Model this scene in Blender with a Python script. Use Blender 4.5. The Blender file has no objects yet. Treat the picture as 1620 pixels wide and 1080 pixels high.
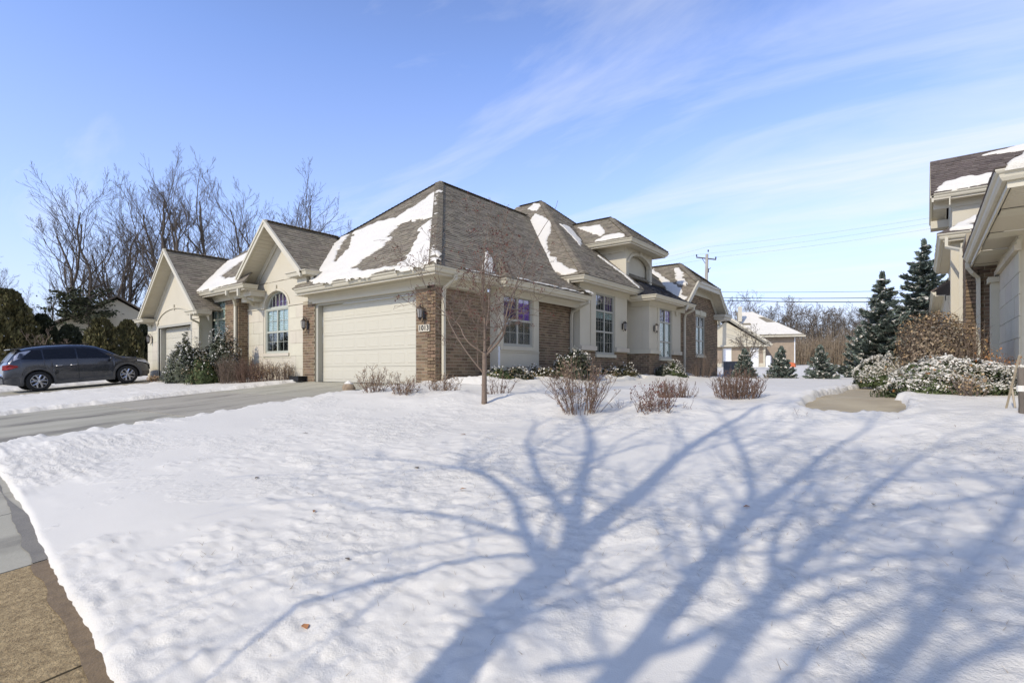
import bpy, math, random
import numpy as np
from mathutils import Vector, Matrix
R=math.radians
scene=bpy.context.scene
# ------------------------------------------------------------ camera, sky, sun, exposure
CAM=Vector((9.85,-9.43,0.38))
cd=bpy.data.cameras.new('camera'); cam=bpy.data.objects.new('camera',cd); scene.collection.objects.link(cam)
cam.location=CAM; cam.rotation_euler=(R(90),0,R(37.97))
cd.lens=18.49; cd.sensor_width=36; cd.shift_y=0.0278; cd.clip_start=.05; cd.clip_end=3000
scene.camera=cam
SUN_EL=37.0; SD=Vector((0.122,0.9925,0)); TAN=math.tan(R(SUN_EL))
world=bpy.data.worlds.new('World'); scene.world=world; world.use_nodes=True
wn=world.node_tree; wn.nodes.clear()
def N(t,typ,**kw):
    n=t.nodes.new(typ)
    for k,v in kw.items(): setattr(n,k,v)
    return n
sky=N(wn,'ShaderNodeTexSky',sky_type='NISHITA',sun_disc=False,sun_elevation=R(SUN_EL),sun_rotation=R(187),air_density=1.0,dust_density=0.4,ozone_density=2.2,altitude=200)
tc=N(wn,'ShaderNodeTexCoord')
def mathn(t,op,a=None,b=None,c=None):
    n=N(t,'ShaderNodeMath',operation=op)
    for i,v in enumerate((a,b,c)):
        if v is None: continue
        if isinstance(v,(int,float)): n.inputs[i].default_value=v
        else: t.links.new(v,n.inputs[i])
    return n.outputs[0]
def ramp(t,fac,stops):
    n=N(t,'ShaderNodeValToRGB'); e=n.color_ramp.elements
    while len(e)<len(stops): e.new(.5)
    for i,(p,c) in enumerate(stops):
        e[i].position=p; e[i].color=(c,c,c,1) if isinstance(c,(int,float)) else (*c,1)
    t.links.new(fac,n.inputs[0]); return n.outputs[0]
def noise(t,vec,scale,detail=4,rough=.55,dist=0):
    n=N(t,'ShaderNodeTexNoise'); n.inputs['Scale'].default_value=scale; n.inputs['Detail'].default_value=detail
    n.inputs['Roughness'].default_value=rough; n.inputs['Distortion'].default_value=dist
    if vec is not None: t.links.new(vec,n.inputs['Vector'])
    return n.outputs['Fac']
sep=N(wn,'ShaderNodeSeparateXYZ'); wn.links.new(tc.outputs['Generated'],sep.inputs[0])
zc=mathn(wn,'MAXIMUM',sep.outputs[2],0.0)
den=mathn(wn,'ADD',zc,.16)
px=mathn(wn,'DIVIDE',sep.outputs[0],den); py=mathn(wn,'DIVIDE',sep.outputs[1],den)
comb=N(wn,'ShaderNodeCombineXYZ'); wn.links.new(px,comb.inputs[0]); wn.links.new(py,comb.inputs[1])
mp=N(wn,'ShaderNodeMapping'); wn.links.new(comb.outputs[0],mp.inputs[0]); mp.inputs['Rotation'].default_value=(0,0,R(-38)); mp.inputs['Scale'].default_value=(.5,1.7,1); mp.inputs['Location'].default_value=(1.35,.65,0)
n1=noise(wn,mp.outputs[0],1.6,8,.60,.5)
n2=noise(wn,mp.outputs[0],.45,3,.5)
right=mathn(wn,'ADD',mathn(wn,'MULTIPLY',sep.outputs[0],.788),mathn(wn,'MULTIPLY',sep.outputs[1],.615))
cover=mathn(wn,'ADD',mathn(wn,'MULTIPLY',right,.26),mathn(wn,'MULTIPLY',zc,-.16))
v=mathn(wn,'ADD',mathn(wn,'ADD',n1,mathn(wn,'MULTIPLY',n2,.5)),cover)
cm=ramp(wn,v,[(0.0,0),(.64,0.0),(.86,.36),(1.0,.7)])
tint=N(wn,'ShaderNodeMixRGB',blend_type='MULTIPLY'); tint.inputs[0].default_value=1; tint.inputs[2].default_value=(.90,.91,1.13,1); wn.links.new(sky.outputs[0],tint.inputs[1])
hz=ramp(wn,zc,[(0.0,.85),(.10,.62),(.25,.30),(.5,.05),(1.0,0.0)])
m1=N(wn,'ShaderNodeMixRGB'); wn.links.new(hz,m1.inputs[0]); wn.links.new(tint.outputs[0],m1.inputs[1]); m1.inputs[2].default_value=(2.5,2.72,3.5,1)
m2=N(wn,'ShaderNodeMixRGB'); wn.links.new(cm,m2.inputs[0]); wn.links.new(m1.outputs[0],m2.inputs[1]); m2.inputs[2].default_value=(3.5,3.65,4.1,1)
gain=ramp(wn,zc,[(0.0,1.0),(.5,1.0),(1.0,.5)])
gm=N(wn,'ShaderNodeVectorMath',operation='SCALE'); wn.links.new(m2.outputs[0],gm.inputs[0]); wn.links.new(mathn(wn,'MULTIPLY',gain,1.22),gm.inputs['Scale'])
bg=N(wn,'ShaderNodeBackground'); bg.inputs[1].default_value=.15; wn.links.new(gm.outputs[0],bg.inputs[0])
wo=N(wn,'ShaderNodeOutputWorld'); wn.links.new(bg.outputs[0],wo.inputs[0])
sl=bpy.data.lights.new('sun','SUN'); sl.energy=2.3; sl.angle=R(.53); sl.color=(1,.92,.80)
so=bpy.data.objects.new('sun',sl); scene.collection.objects.link(so)
ldir=Vector((SD.x*math.cos(R(SUN_EL)),SD.y*math.cos(R(SUN_EL)),-math.sin(R(SUN_EL))))
so.rotation_euler=ldir.to_track_quat('-Z','Y').to_euler(); so.location=(0,-40,40)
vs=scene.view_settings; vs.view_transform='Standard'; vs.look='None'; vs.exposure=0.56; vs.gamma=1; vs.use_curve_mapping=False
scene.render.engine='CYCLES'
# ------------------------------------------------------------ helpers
COL=scene.collection
rnd=random.Random(7); nr=np.random.default_rng(11)
class MB:
    def __init__(s): s.v=[]; s.f=[]; s.m=[]
    def add(s,vs,fs,mi=0):
        o=len(s.v); s.v.extend([tuple(p) for p in vs]); s.f.extend([tuple(i+o for i in f) for f in fs]); s.m.extend([mi]*len(fs)); return s
    def box(s,x0,x1,y0,y1,z0,z1,mi=0):
        return s.add([(x0,y0,z0),(x1,y0,z0),(x1,y1,z0),(x0,y1,z0),(x0,y0,z1),(x1,y0,z1),(x1,y1,z1),(x0,y1,z1)],
          [(0,3,2,1),(4,5,6,7),(0,1,5,4),(1,2,6,5),(2,3,7,6),(3,0,4,7)],mi)
    def tube(s,path,rad,n=6,mi=0,cap=True,rot=0):
        P=[Vector(p) for p in path]; k=len(P)
        if isinstance(rad,(int,float)): rad=[rad]*k
        d=(P[1]-P[0]).normalized(); up=Vector((0,0,1)) if abs(d.z)<.9 else Vector((0,1,0))
        a=d.cross(up).normalized(); vs=[]
        for i in range(k):
            if i==0: t=(P[1]-P[0])
            elif i==k-1: t=(P[-1]-P[-2])
            else: t=(P[i+1]-P[i]).normalized()+(P[i]-P[i-1]).normalized()
            t.normalize(); a=(a-t*a.dot(t)).normalized(); b=t.cross(a)
            for j in range(n):
                q=2*math.pi*j/n+rot; vs.append(P[i]+(a*math.cos(q)+b*math.sin(q))*rad[i])
        fs=[(i*n+j,i*n+(j+1)%n,(i+1)*n+(j+1)%n,(i+1)*n+j) for i in range(k-1) for j in range(n)]
        if cap: fs+= [tuple(range(n-1,-1,-1)),tuple(range((k-1)*n,k*n))]
        return s.add(vs,fs,mi)
    def lathe(s,prof,n=16,c=(0,0,0),axis='z',mi=0):
        vs=[]
        for r,h in prof:
            for j in range(n):
                q=2*math.pi*j/n; a,b=r*math.cos(q),r*math.sin(q)
                vs.append((c[0]+a,c[1]+b,c[2]+h) if axis=='z' else (c[0]+h,c[1]+a,c[2]+b))
        k=len(prof); fs=[(i*n+j,i*n+(j+1)%n,(i+1)*n+(j+1)%n,(i+1)*n+j) for i in range(k-1) for j in range(n)]
        fs+=[tuple(range(n-1,-1,-1)),tuple(range((k-1)*n,k*n))]
        return s.add(vs,fs,mi)
    def prism(s,poly,off,mi=0):   # poly of 3D points, offset vector
        n=len(poly); o=Vector(off); vs=[Vector(p) for p in poly]+[Vector(p)+o for p in poly]
        fs=[tuple(range(n-1,-1,-1)),tuple(range(n,2*n))]+[(i,(i+1)%n,n+(i+1)%n,n+i) for i in range(n)]
        return s.add(vs,fs,mi)
    def sweep(s,path,prof,z0,mi=0):   # plan path, outward = right-hand side; prof [(d,z)]
        k=len(path); P=[Vector(p) for p in path]; vs=[]
        for i in range(k):
            ds=[]
            if i>0: ds.append((P[i]-P[i-1]).normalized())
            if i<k-1: ds.append((P[i+1]-P[i]).normalized())
            ns=[Vector((d.y,-d.x)) for d in ds]
            m=ns[0] if len(ns)==1 else (ns[0]+ns[1])/(1+ns[0].dot(ns[1]))
            for d,z in prof: vs.append((P[i].x+m.x*d,P[i].y+m.y*d,z0+z))
        n=len(prof); fs=[(i*n+j,i*n+(j+1)%n,(i+1)*n+(j+1)%n,(i+1)*n+j) for i in range(k-1) for j in range(n)]
        fs+=[tuple(range(n-1,-1,-1)),tuple(range((k-1)*n,k*n))]
        return s.add(vs,fs,mi)
    def mesh(s,name,mats):
        me=bpy.data.meshes.new(name); me.from_pydata(s.v,[],s.f)
        for m in (mats if isinstance(mats,(list,tuple)) else [mats]): me.materials.append(m)
        if any(s.m): me.polygons.foreach_set('material_index',s.m)
        me.update(); return me
    def build(s,name,mats,parent=None,smooth=False,**kw):
        me=s.mesh(name,mats)
        if smooth: me.polygons.foreach_set('use_smooth',[True]*len(me.polygons))
        return link(name,me,parent,**kw)
BASE={}
def link(name,me,parent=None,label=None,cat=None,kind=None,group=None,loc=None,rot=None):
    o=bpy.data.objects.new(name,me); COL.objects.link(o)
    if parent is not None:
        o.parent=parent
        b=BASE.get(parent.name)
        if b is not None: o.matrix_parent_inverse=Matrix.Translation(-b)
    if loc is not None: o.location=loc
    if rot is not None: o.rotation_euler=rot
    tag(o,label,cat,kind,group); return o
def tag(o,label=None,cat=None,kind=None,group=None):
    if label: o['label']=label
    if cat: o['category']=cat
    if kind: o['kind']=kind
    if group: o['group']=group
    return o
def thing(name,label,cat,loc=(0,0,0),group=None,local=False):
    o=bpy.data.objects.new(name,None); COL.objects.link(o); o.location=loc; o.empty_display_size=.2
    if not local: BASE[o.name]=Vector(loc)       # children are given in world coordinates
    return tag(o,label,cat,None,group)
def np_mesh(name,V,F,mats,mi=None,smooth=False):
    me=bpy.data.meshes.new(name); V=np.asarray(V,dtype=np.float32); F=np.asarray(F,dtype=np.int32); k=F.shape[1]
    me.vertices.add(len(V)); me.vertices.foreach_set('co',V.ravel())
    me.loops.add(F.size); me.loops.foreach_set('vertex_index',F.ravel())
    me.polygons.add(len(F)); me.polygons.foreach_set('loop_start',np.arange(0,F.size,k,dtype=np.int32)); me.polygons.foreach_set('loop_total',np.full(len(F),k,dtype=np.int32))
    if smooth: me.polygons.foreach_set('use_smooth',np.ones(len(F),dtype=bool))
    for m in (mats if isinstance(mats,(list,tuple)) else [mats]): me.materials.append(m)
    if mi is not None: me.polygons.foreach_set('material_index',np.asarray(mi,dtype=np.int32))
    me.update(calc_edges=True); return me
def copy_tree(o,parent=None,**kw):
    c=o.copy(); COL.objects.link(c); c.parent=parent
    for ch in [q for q in bpy.data.objects if q.parent==o]: copy_tree(ch,c)
    return c
def vnoise(x,y,seed=0):
    xi=np.floor(x).astype(np.int64); yi=np.floor(y).astype(np.int64); xf=x-xi; yf=y-yi
    def h(a,b):
        n=(a*374761393+b*668265263+seed*974634777)&0xffffffff
        n=((n^(n>>13))*1274126177)&0xffffffff; n=n^(n>>16)
        return (n&0xffff)/65535.0
    u=xf*xf*xf*(xf*(xf*6-15)+10); w=yf*yf*yf*(yf*(yf*6-15)+10)
    return (h(xi,yi)*(1-u)+h(xi+1,yi)*u)*(1-w)+(h(xi,yi+1)*(1-u)+h(xi+1,yi+1)*u)*w-.5
def fbm(x,y,s,o=4,seed=0,g=.5):
    r=0;a=1
    c,sn=math.cos(.6),math.sin(.6)
    for i in range(o):
        r=r+a*vnoise(x*s,y*s,seed+i*17); x,y=x*c-y*sn,x*sn+y*c; s*=2.03; a*=g
    return r
def sstep(a,b,x):
    t=np.clip((x-a)/(b-a),0,1); return t*t*(3-2*t)
# ------------------------------------------------------------ materials
def mat(name,c,rough=.75,c2=None,scale=6,detail=4,bump=0,bscale=60,island=0,obj=0,coord='Object',stretch=None,spec=.3,metal=0,wear=None):
    m=bpy.data.materials.new(name); m.use_nodes=True; t=m.node_tree; p=t.nodes['Principled BSDF']
    p.inputs['Roughness'].default_value=rough; p.inputs['Metallic'].default_value=metal; p.inputs['Specular IOR Level'].default_value=spec
    geo=N(t,'ShaderNodeNewGeometry')
    vec=geo.outputs['Position'] if coord=='World' else N(t,'ShaderNodeTexCoord').outputs[coord]
    if stretch:
        mm=N(t,'ShaderNodeMapping'); mm.inputs['Scale'].default_value=stretch; t.links.new(vec,mm.inputs[0]); vec=mm.outputs[0]
    c2=c2 or tuple(x*.82 for x in c)
    f=noise(t,vec,scale,detail,.6)
    f=ramp(t,f,[(.3,0),(.7,1)])
    mx=N(t,'ShaderNodeMixRGB'); t.links.new(f,mx.inputs[0]); mx.inputs[1].default_value=(*c,1); mx.inputs[2].default_value=(*c2,1)
    out=mx.outputs[0]
    if wear:
        f2=ramp(t,noise(t,vec,wear[0],5,.6),[(wear[1],0),(wear[1]+.12,1)])
        m3=N(t,'ShaderNodeMixRGB'); t.links.new(f2,m3.inputs[0]); t.links.new(out,m3.inputs[1]); m3.inputs[2].default_value=(*wear[2],1); out=m3.outputs[0]
    if island or obj:
        oi=N(t,'ShaderNodeObjectInfo'); r=mathn(t,'FRACT',mathn(t,'ADD',geo.outputs['Random Per Island'],oi.outputs['Random']))
        k=island or obj
        hs=N(t,'ShaderNodeHueSaturation'); t.links.new(out,hs.inputs['Color'])
        t.links.new(mathn(t,'MULTIPLY_ADD',r,2*k,1-k),hs.inputs['Value'])
        t.links.new(mathn(t,'MULTIPLY_ADD',mathn(t,'FRACT',mathn(t,'MULTIPLY',r,7.13)),.02,.49),hs.inputs['Hue']); out=hs.outputs[0]
    t.links.new(out,p.inputs['Base Color'])
    if bump:
        b=N(t,'ShaderNodeBump'); b.inputs['Strength'].default_value=min(1,bump); b.inputs['Distance'].default_value=.01*max(1,bump)
        t.links.new(noise(t,vec,bscale,5,.6),b.inputs['Height']); t.links.new(b.outputs[0],p.inputs['Normal'])
    return m
M={}
M['snow']=mat('snow',(.71,.665,.555),.6,(.675,.635,.535),1.4,5,coord='World',spec=.25)
t_=M['snow'].node_tree; g_=[n for n in t_.nodes if n.type=='NEW_GEOMETRY'][0].outputs['Position']; P_=t_.nodes['Principled BSDF']
mk_=ramp(t_,noise(t_,g_,.55,5,.65),[(.49,.05),(.62,1)])
hh=mathn(t_,'MULTIPLY_ADD',mathn(t_,'MULTIPLY',noise(t_,g_,30,5,.7),mk_),1.0,mathn(t_,'MULTIPLY',noise(t_,g_,7,4,.55),mathn(t_,'MULTIPLY',mk_,1.2)))
hh=mathn(t_,'MULTIPLY_ADD',noise(t_,g_,160,3,.6),.10,hh)
b_=N(t_,'ShaderNodeBump'); b_.inputs['Strength'].default_value=.65; b_.inputs['Distance'].default_value=.03; t_.links.new(hh,b_.inputs['Height']); t_.links.new(b_.outputs[0],P_.inputs['Normal'])
M['soil']=mat('soil_and_dead_grass',(.12,.09,.05),.95,(.06,.045,.03),9,6,bump=1,bscale=40)
M['concrete']=mat('concrete',(.40,.365,.28),.8,(.31,.285,.215),1.6,8,bump=.4,bscale=90,coord='World',island=.05,stretch=(1,.45,1),wear=(.8,.54,(.20,.18,.14)))
M['walk']=mat('walk_concrete',(.44,.37,.235),.85,(.33,.27,.17),2.2,7,bump=.4,bscale=80,coord='World',wear=(.8,.62,(.24,.20,.14)))
M['aggregate']=mat('brown_aggregate_concrete',(.46,.34,.17),.9,(.20,.14,.065),26,8,bump=1.3,bscale=75,coord='World')
M['damp']=mat('damp_brown_concrete',(.23,.16,.078),.6,(.16,.11,.052),14,6,bump=.6,bscale=60,coord='World')
M['dampgrey']=mat('damp_grey_concrete',(.23,.205,.15),.6,(.18,.16,.12),8,6,bump=.4,bscale=60,coord='World')
M['asphalt']=mat('asphalt',(.06,.06,.06),.9,(.045,.045,.045),20,5,bump=.5)
M['mortar']=mat('mortar',(.40,.345,.24),.95,(.33,.28,.19),30,3)
M['brick']=mat('tan_brick',(.21,.145,.085),.88,(.15,.103,.062),14,4,bump=.3,bscale=90,island=.32)
M['stucco']=mat('stucco',(.56,.51,.385),.9,(.525,.475,.355),1.2,6,bump=.5,bscale=130,coord='World')
M['stone']=mat('cast_stone',(.58,.53,.40),.85,(.53,.48,.36),2.5,6,bump=.3,bscale=70,obj=.045)
M['trim']=mat('trim_paint',(.56,.515,.39),.5,(.53,.485,.365),2,3)
M['trimg']=mat('painted_frame',(.40,.385,.31),.5,(.38,.36,.29),2,3)
M['green']=mat('pale_green_frame',(.43,.435,.35),.5,(.40,.405,.32),2,3)
M['door']=mat('garage_door_paint',(.545,.51,.395),.5,(.525,.49,.38),1,3)
M['soffit']=mat('soffit_board',(.55,.50,.38),.6,(.51,.46,.35),2,3)
M['shingle']=mat('asphalt_shingle',(.262,.225,.16),.92,(.17,.145,.105),8,6,bump=.5,bscale=110,coord='World',island=.2)
M['shingle2']=mat('brown_shingle',(.15,.12,.10),.92,(.10,.08,.065),8,6,bump=.5,bscale=110,coord='World',island=.22)
M['darkroof']=mat('dark_membrane_roof',(.03,.03,.033),.7,(.022,.022,.025),10,4,bump=.3,island=.25)
M['bark']=mat('grey_brown_bark',(.20,.165,.125),.95,(.12,.10,.075),12,5,bump=.8,bscale=40,stretch=(1,1,.3))
M['barkfar']=mat('dark_grey_bark',(.135,.11,.085),.95,(.085,.07,.055),12,4)
M['bark2']=mat('pale_twig_bark',(.22,.165,.12),.9,(.15,.11,.08),30,4)
M['berry']=mat('dried_red_berry',(.16,.045,.03),.6,(.09,.03,.02),20,3,island=.3)
M['stemred']=mat('red_brown_stem',(.22,.145,.10),.9,(.13,.08,.055),20,3,island=.3)
M['flower']=mat('dried_flower_head',(.36,.27,.17),.95,(.22,.15,.09),20,3,island=.3)
M['needle']=mat('blue_green_needles',(.17,.205,.165),.8,(.09,.115,.09),3,4,island=.4,coord='World')
M['yew']=mat('yew_needles',(.085,.105,.035),.8,(.04,.055,.02),5,4,island=.45,coord='World')
M['arb']=mat('bronze_evergreen_sprays',(.15,.125,.045),.85,(.05,.05,.02),2.2,5,island=.45,coord='World')
M['arbd']=mat('dark_evergreen_sprays',(.05,.055,.024),.85,(.028,.032,.015),2.2,5,island=.4,coord='World')
M['holly']=mat('dark_leaf',(.085,.088,.045),.55,(.035,.045,.025),6,4,island=.45,coord='World')
M['dryleaf']=mat('dry_tan_leaf',(.42,.30,.16),.9,(.25,.16,.08),9,4,island=.35,coord='World')
M['orleaf']=mat('orange_dead_leaf',(.42,.20,.07),.9,(.26,.12,.05),9,4,island=.35,coord='World')
M['brush']=mat('brown_brush',(.37,.29,.19),.95,(.15,.11,.07),.7,5,island=.3,coord='World')
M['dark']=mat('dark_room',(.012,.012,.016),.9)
M['purple']=mat('purple_reflection_tint',(.50,.20,.85),.8,(.30,.10,.60),18,3,stretch=(8,8,.4))  # purple stands in for tinted reflections in the window glass
M['purpled']=mat('dark_purple_reflection_tint',(.20,.09,.32),.8,(.09,.04,.15),18,3,stretch=(8,8,.4))
M['blind']=mat('pale_green_blind',(.72,.86,.76),.8,(.58,.72,.64),14,2,stretch=(.3,.3,6))
M['bronze']=mat('dark_bronze_metal',(.07,.055,.045),.5,(.05,.04,.03),10,3,metal=.4)
M['lampglass']=mat('frosted_lamp_glass',(.35,.33,.29),.3)
M['plaque']=mat('cream_plaque',(.62,.56,.43),.7)
M['black']=mat('black_paint',(.02,.02,.02),.6)
M['rock']=mat('tan_rock',(.36,.27,.17),.9,(.20,.15,.10),9,5,bump=1,bscale=14)
M['acgrey']=mat('grey_metal_cabinet',(.20,.20,.20),.5,(.15,.15,.15),3,3)
M['wood']=mat('weathered_pole_wood',(.42,.39,.33),.9,(.30,.27,.22),6,4,stretch=(1,1,.2))
M['stake']=mat('bamboo_stake',(.42,.34,.22),.8)
M['white']=mat('white_paint',(.78,.78,.76),.6)
M['farbrick']=mat('far_brick',(.36,.29,.21),.9,(.30,.235,.17),3,5)
M['orange']=mat('orange_plastic',(.55,.14,.05),.6)
M['carpaint']=mat('dark_blue_grey_car_paint',(.026,.029,.037),.25,(.022,.025,.032),1,2,spec=.6)
M['cargrime']=mat('grey_plastic_cladding',(.055,.055,.055),.6,(.11,.105,.095),4,4)
M['tyre']=mat('tyre_rubber',(.025,.025,.025),.85)
M['rim']=mat('machined_alloy',(.62,.62,.62),.3,metal=.8)
M['redlens']=mat('red_lamp_lens',(.25,.02,.015),.25)
M['clearlens']=mat('clear_lamp_lens',(.55,.56,.58),.15)
for k,r in (('carpaint',1),):
    p=M[k].node_tree.nodes['Principled BSDF']; p.inputs['Coat Weight'].default_value=.8; p.inputs['Metallic'].default_value=.3
def glass(name,tint,fac):
    m=bpy.data.materials.new(name); m.use_nodes=True; t=m.node_tree; t.nodes.clear()
    o=N(t,'ShaderNodeOutputMaterial'); mx=N(t,'ShaderNodeMixShader'); tr=N(t,'ShaderNodeBsdfTransparent'); gl=N(t,'ShaderNodeBsdfGlossy')
    tr.inputs[0].default_value=(*tint,1); gl.inputs['Roughness'].default_value=.03
    fr=N(t,'ShaderNodeFresnel'); fr.inputs[0].default_value=1.5
    t.links.new(mathn(t,'MULTIPLY_ADD',fr.outputs[0],.55,fac),mx.inputs[0]); t.links.new(tr.outputs[0],mx.inputs[1]); t.links.new(gl.outputs[0],mx.inputs[2]); t.links.new(mx.outputs[0],o.inputs[0]); return m
M['glass']=glass('window_glass',(.9,.92,.92),.0); M['cglass']=glass('tinted_car_glass',(.10,.11,.13),.04)
# ------------------------------------------------------------ terrain
def G(x,y):
    x=np.asarray(x,dtype=float); y=np.asarray(y,dtype=float)
    gr=np.where(y<0,np.maximum(-1.0,-1+.1*(y+9.43)),-.057-.02*sstep(0,8,y))
    gl=np.where(y<0,np.maximum(.087*y,-.79),0)
    t=sstep(-.1,3.0,x)
    g=gl*(1-t)+gr*t
    g=g+.024*np.clip(y-22,0,38)*sstep(22,30,y)
    return g
def Gs(x,y): return float(G(x,y))
def sd_rect(x,y,x0,x1,y0,y1):
    dx=np.maximum(x0-x,x-x1); dy=np.maximum(y0-y,y-y1)
    return np.where((dx>0)&(dy>0),np.hypot(np.maximum(dx,0),np.maximum(dy,0)),np.maximum(dx,dy))
def sd_seg(x,y,a,b,w):
    ax,ay=a;bx,by=b; t=np.clip(((x-ax)*(bx-ax)+(y-ay)*(by-ay))/((bx-ax)**2+(by-ay)**2),0,1)
    return np.hypot(x-ax-t*(bx-ax),y-ay-t*(by-ay))-w
def walk_edge(x): return -8.77+.085*np.clip(7.06-np.asarray(x,dtype=float),-.6,5)
def snow_height(x,y):
    e=fbm(x,y,2.2,4,3)*.14+fbm(x,y,.5,2,5)*.10
    s=sd_rect(x,y,-6.15,-.35,-40,1)+e
    s=np.minimum(s,sd_rect(x,y,-18.6,-12.9,-40,0)+e*1.5)
    s=np.minimum(s,np.maximum(-10.35-y,y-walk_edge(x))+e*.16)
    s=np.minimum(s,sd_rect(x,y,8.66+.05*np.sin(y*1.7),9.6,-1.75,11)+e*1.3)
    s=np.minimum(s,sd_seg(x,y,(3.05,.3),(2.9,3.0),.07)+e*.6); s=np.minimum(s,sd_seg(x,y,(2.9,3.0),(1.7,9),.09)+e*.8); s=np.minimum(s,sd_seg(x,y,(1.3,11),(3.2,15.5),.20)+e*2)
    s=np.minimum(s,sd_rect(x,y,-60,60,-40,-12.6)+e)
    t=sstep(0,.09,s)
    crust=sstep(.02,.17,fbm(x,y,.5,4,21,.62)+.12*np.exp(-((y+6.2+.18*(x-7))**2)/1.2)-.02)*sstep(-2.0,-3.5,y)
    b=fbm(x,y,.35,2,40)*.06+fbm(x,y,1.1,2,41)*.012
    lump=fbm(x,y,6.5,3,42); lumps=(np.abs(lump)*.035+np.abs(fbm(x,y,13,2,45))*.028+fbm(x,y,24,2,43)*.012)*crust
    fine=fbm(x,y,4,2,44)*.0025
    edge=np.exp(-((s-.16)/.12)**2)*(.012+fbm(x,y,6,3,50)*.07)*sstep(-8.3,-7.9,y)
    bed=np.exp(-(((x-1.0)/1.1)**2))*((y>0)&(y<16))*(.06+.22*np.clip(fbm(x,y,1.6,3,60)+.15,0,1))
    hump=.10*np.exp(-(((y+2.0)/.8)**2))*sstep(-1,1,x)*(1+1.2*fbm(x,y,1.3,3,61))
    thin=(1-sstep(-8.7,-7.6,y))*.055
    return G(x,y)-.07+t*(.15-thin+b*(1-thin*12)+lumps+fine+bed+hump)+edge*t, t, crust
def axis(c,lo,hi,s0,k):
    a=[0.]
    while a[-1]<hi-c: a.append(a[-1]+s0+k*a[-1])
    b=[0.]
    while b[-1]<c-lo: b.append(b[-1]+s0+k*b[-1])
    return np.array([c-q for q in b[:0:-1]]+[c+q for q in a])
xs=axis(9.3,-75,60,.022,.0088); ys=axis(-8.2,-14,100,.017,.0088)
X,Y=np.meshgrid(xs,ys,indexing='ij'); Z,TT,_=snow_height(X,Y)
nx,ny=X.shape; idx=np.arange(nx*ny).reshape(nx,ny)
F=np.stack([idx[:-1,:-1],idx[1:,:-1],idx[1:,1:],idx[:-1,1:]],-1).reshape(-1,4)
tt=TT.ravel(); keep=(tt[F].max(1)>0); F=F[keep]
me=np_mesh('snow_cover',np.stack([X,Y,Z],-1).reshape(-1,3),F,M['snow'],smooth=True)
link('snow_cover',me,kind='structure',label='white snow covering the lawn and beds')
gx=np.concatenate([np.linspace(-900,-80,8),np.linspace(-75,60,110),np.linspace(70,900,8)]); gy=np.concatenate([np.linspace(-400,-42,5),np.linspace(-40,100,115),np.linspace(120,1200,8)])
X,Y=np.meshgrid(gx,gy,indexing='ij'); Z=G(X,Y)-.11; nx,ny=X.shape; idx=np.arange(nx*ny).reshape(nx,ny)
F=np.stack([idx[:-1,:-1],idx[1:,:-1],idx[1:,1:],idx[:-1,1:]],-1).reshape(-1,4)
cy=Y[:-1,:-1].ravel(); mi=np.where((cy>95)|(cy<-14),1,0)
link('ground',np_mesh('ground',np.stack([X,Y,Z],-1).reshape(-1,3),F,[M['soil'],M['snow']],mi),kind='structure')
# concrete surfaces: one slab object per cast slab
def slab(parent,x0,x1,y0,y1,m,gap=.012,top=.0,th=.12,n=3):
    mb=MB(); a=np.linspace(x0+gap,x1-gap,n); b=np.linspace(y0+gap,y1-gap,n); vs=[];fs=[]
    for i in range(n):
        for j in range(n): vs.append((a[i],b[j],Gs(a[i],b[j])+top))
    for i in range(n-1):
        for j in range(n-1): fs.append((i*n+j,(i+1)*n+j,(i+1)*n+j+1,i*n+j+1))
    ring=[i*n for i in range(n)]+[(n-1)*n+j for j in range(1,n)]+[i*n+n-1 for i in range(n-2,-1,-1)]+[j for j in range(n-2,0,-1)]
    o=len(vs)
    for r in ring: vs.append((vs[r][0],vs[r][1],vs[r][2]-th))
    L=len(ring)
    for k in range(L): fs.append((ring[k],o+k,o+(k+1)%L,ring[(k+1)%L]))
    mb.add(vs,fs); return mb.build('slab',m,parent)
def structure(name,label): 
    o=bpy.data.objects.new(name,None); COL.objects.link(o); BASE[o.name]=Vector((0,0,0)); return tag(o,label,None,'structure')
dr=structure('driveway','concrete driveway running from the wide garage door at the centre')
for yy in (-8.6,-5.75,-2.9,-.05):
    if yy<-8: continue
for y0,y1 in ((-8.25,-5.5),(-5.5,-2.75),(-2.75,-.0)):
    slab(dr,-6.5,-3.27,y0,y1,M['concrete'],gap=.02); slab(dr,-3.27,-.1,y0,y1,M['concrete'],gap=.02)
slab(dr,-6.5,-.1,-12.6,-10.25,M['concrete'])
dr2=structure('driveway','concrete driveway under the parked car at the left')
for y0,y1 in ((-8.25,-5.1),(-5.1,-2.0),(-2.0,-.3)):
    slab(dr2,-18.9,-15.7,y0,y1,M['concrete']); slab(dr2,-15.7,-12.6,y0,y1,M['concrete'])
sw=structure('sidewalk','public sidewalk at the lower left corner, brown rough slab beside grey slabs')
xq=[-30,-24,-18.9,-12.6,-6.5,-3.3,-.1,1.65,3.4,5.15,6.9,8.65,10.4,12.2,15,20,30]
for a,b in zip(xq[:-1],xq[1:]):
    m=M['aggregate'] if 5.1<a<10 else M['concrete']
    slab(sw,a,b,-10.25,-8.25,m,gap=.009,n=6)
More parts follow.
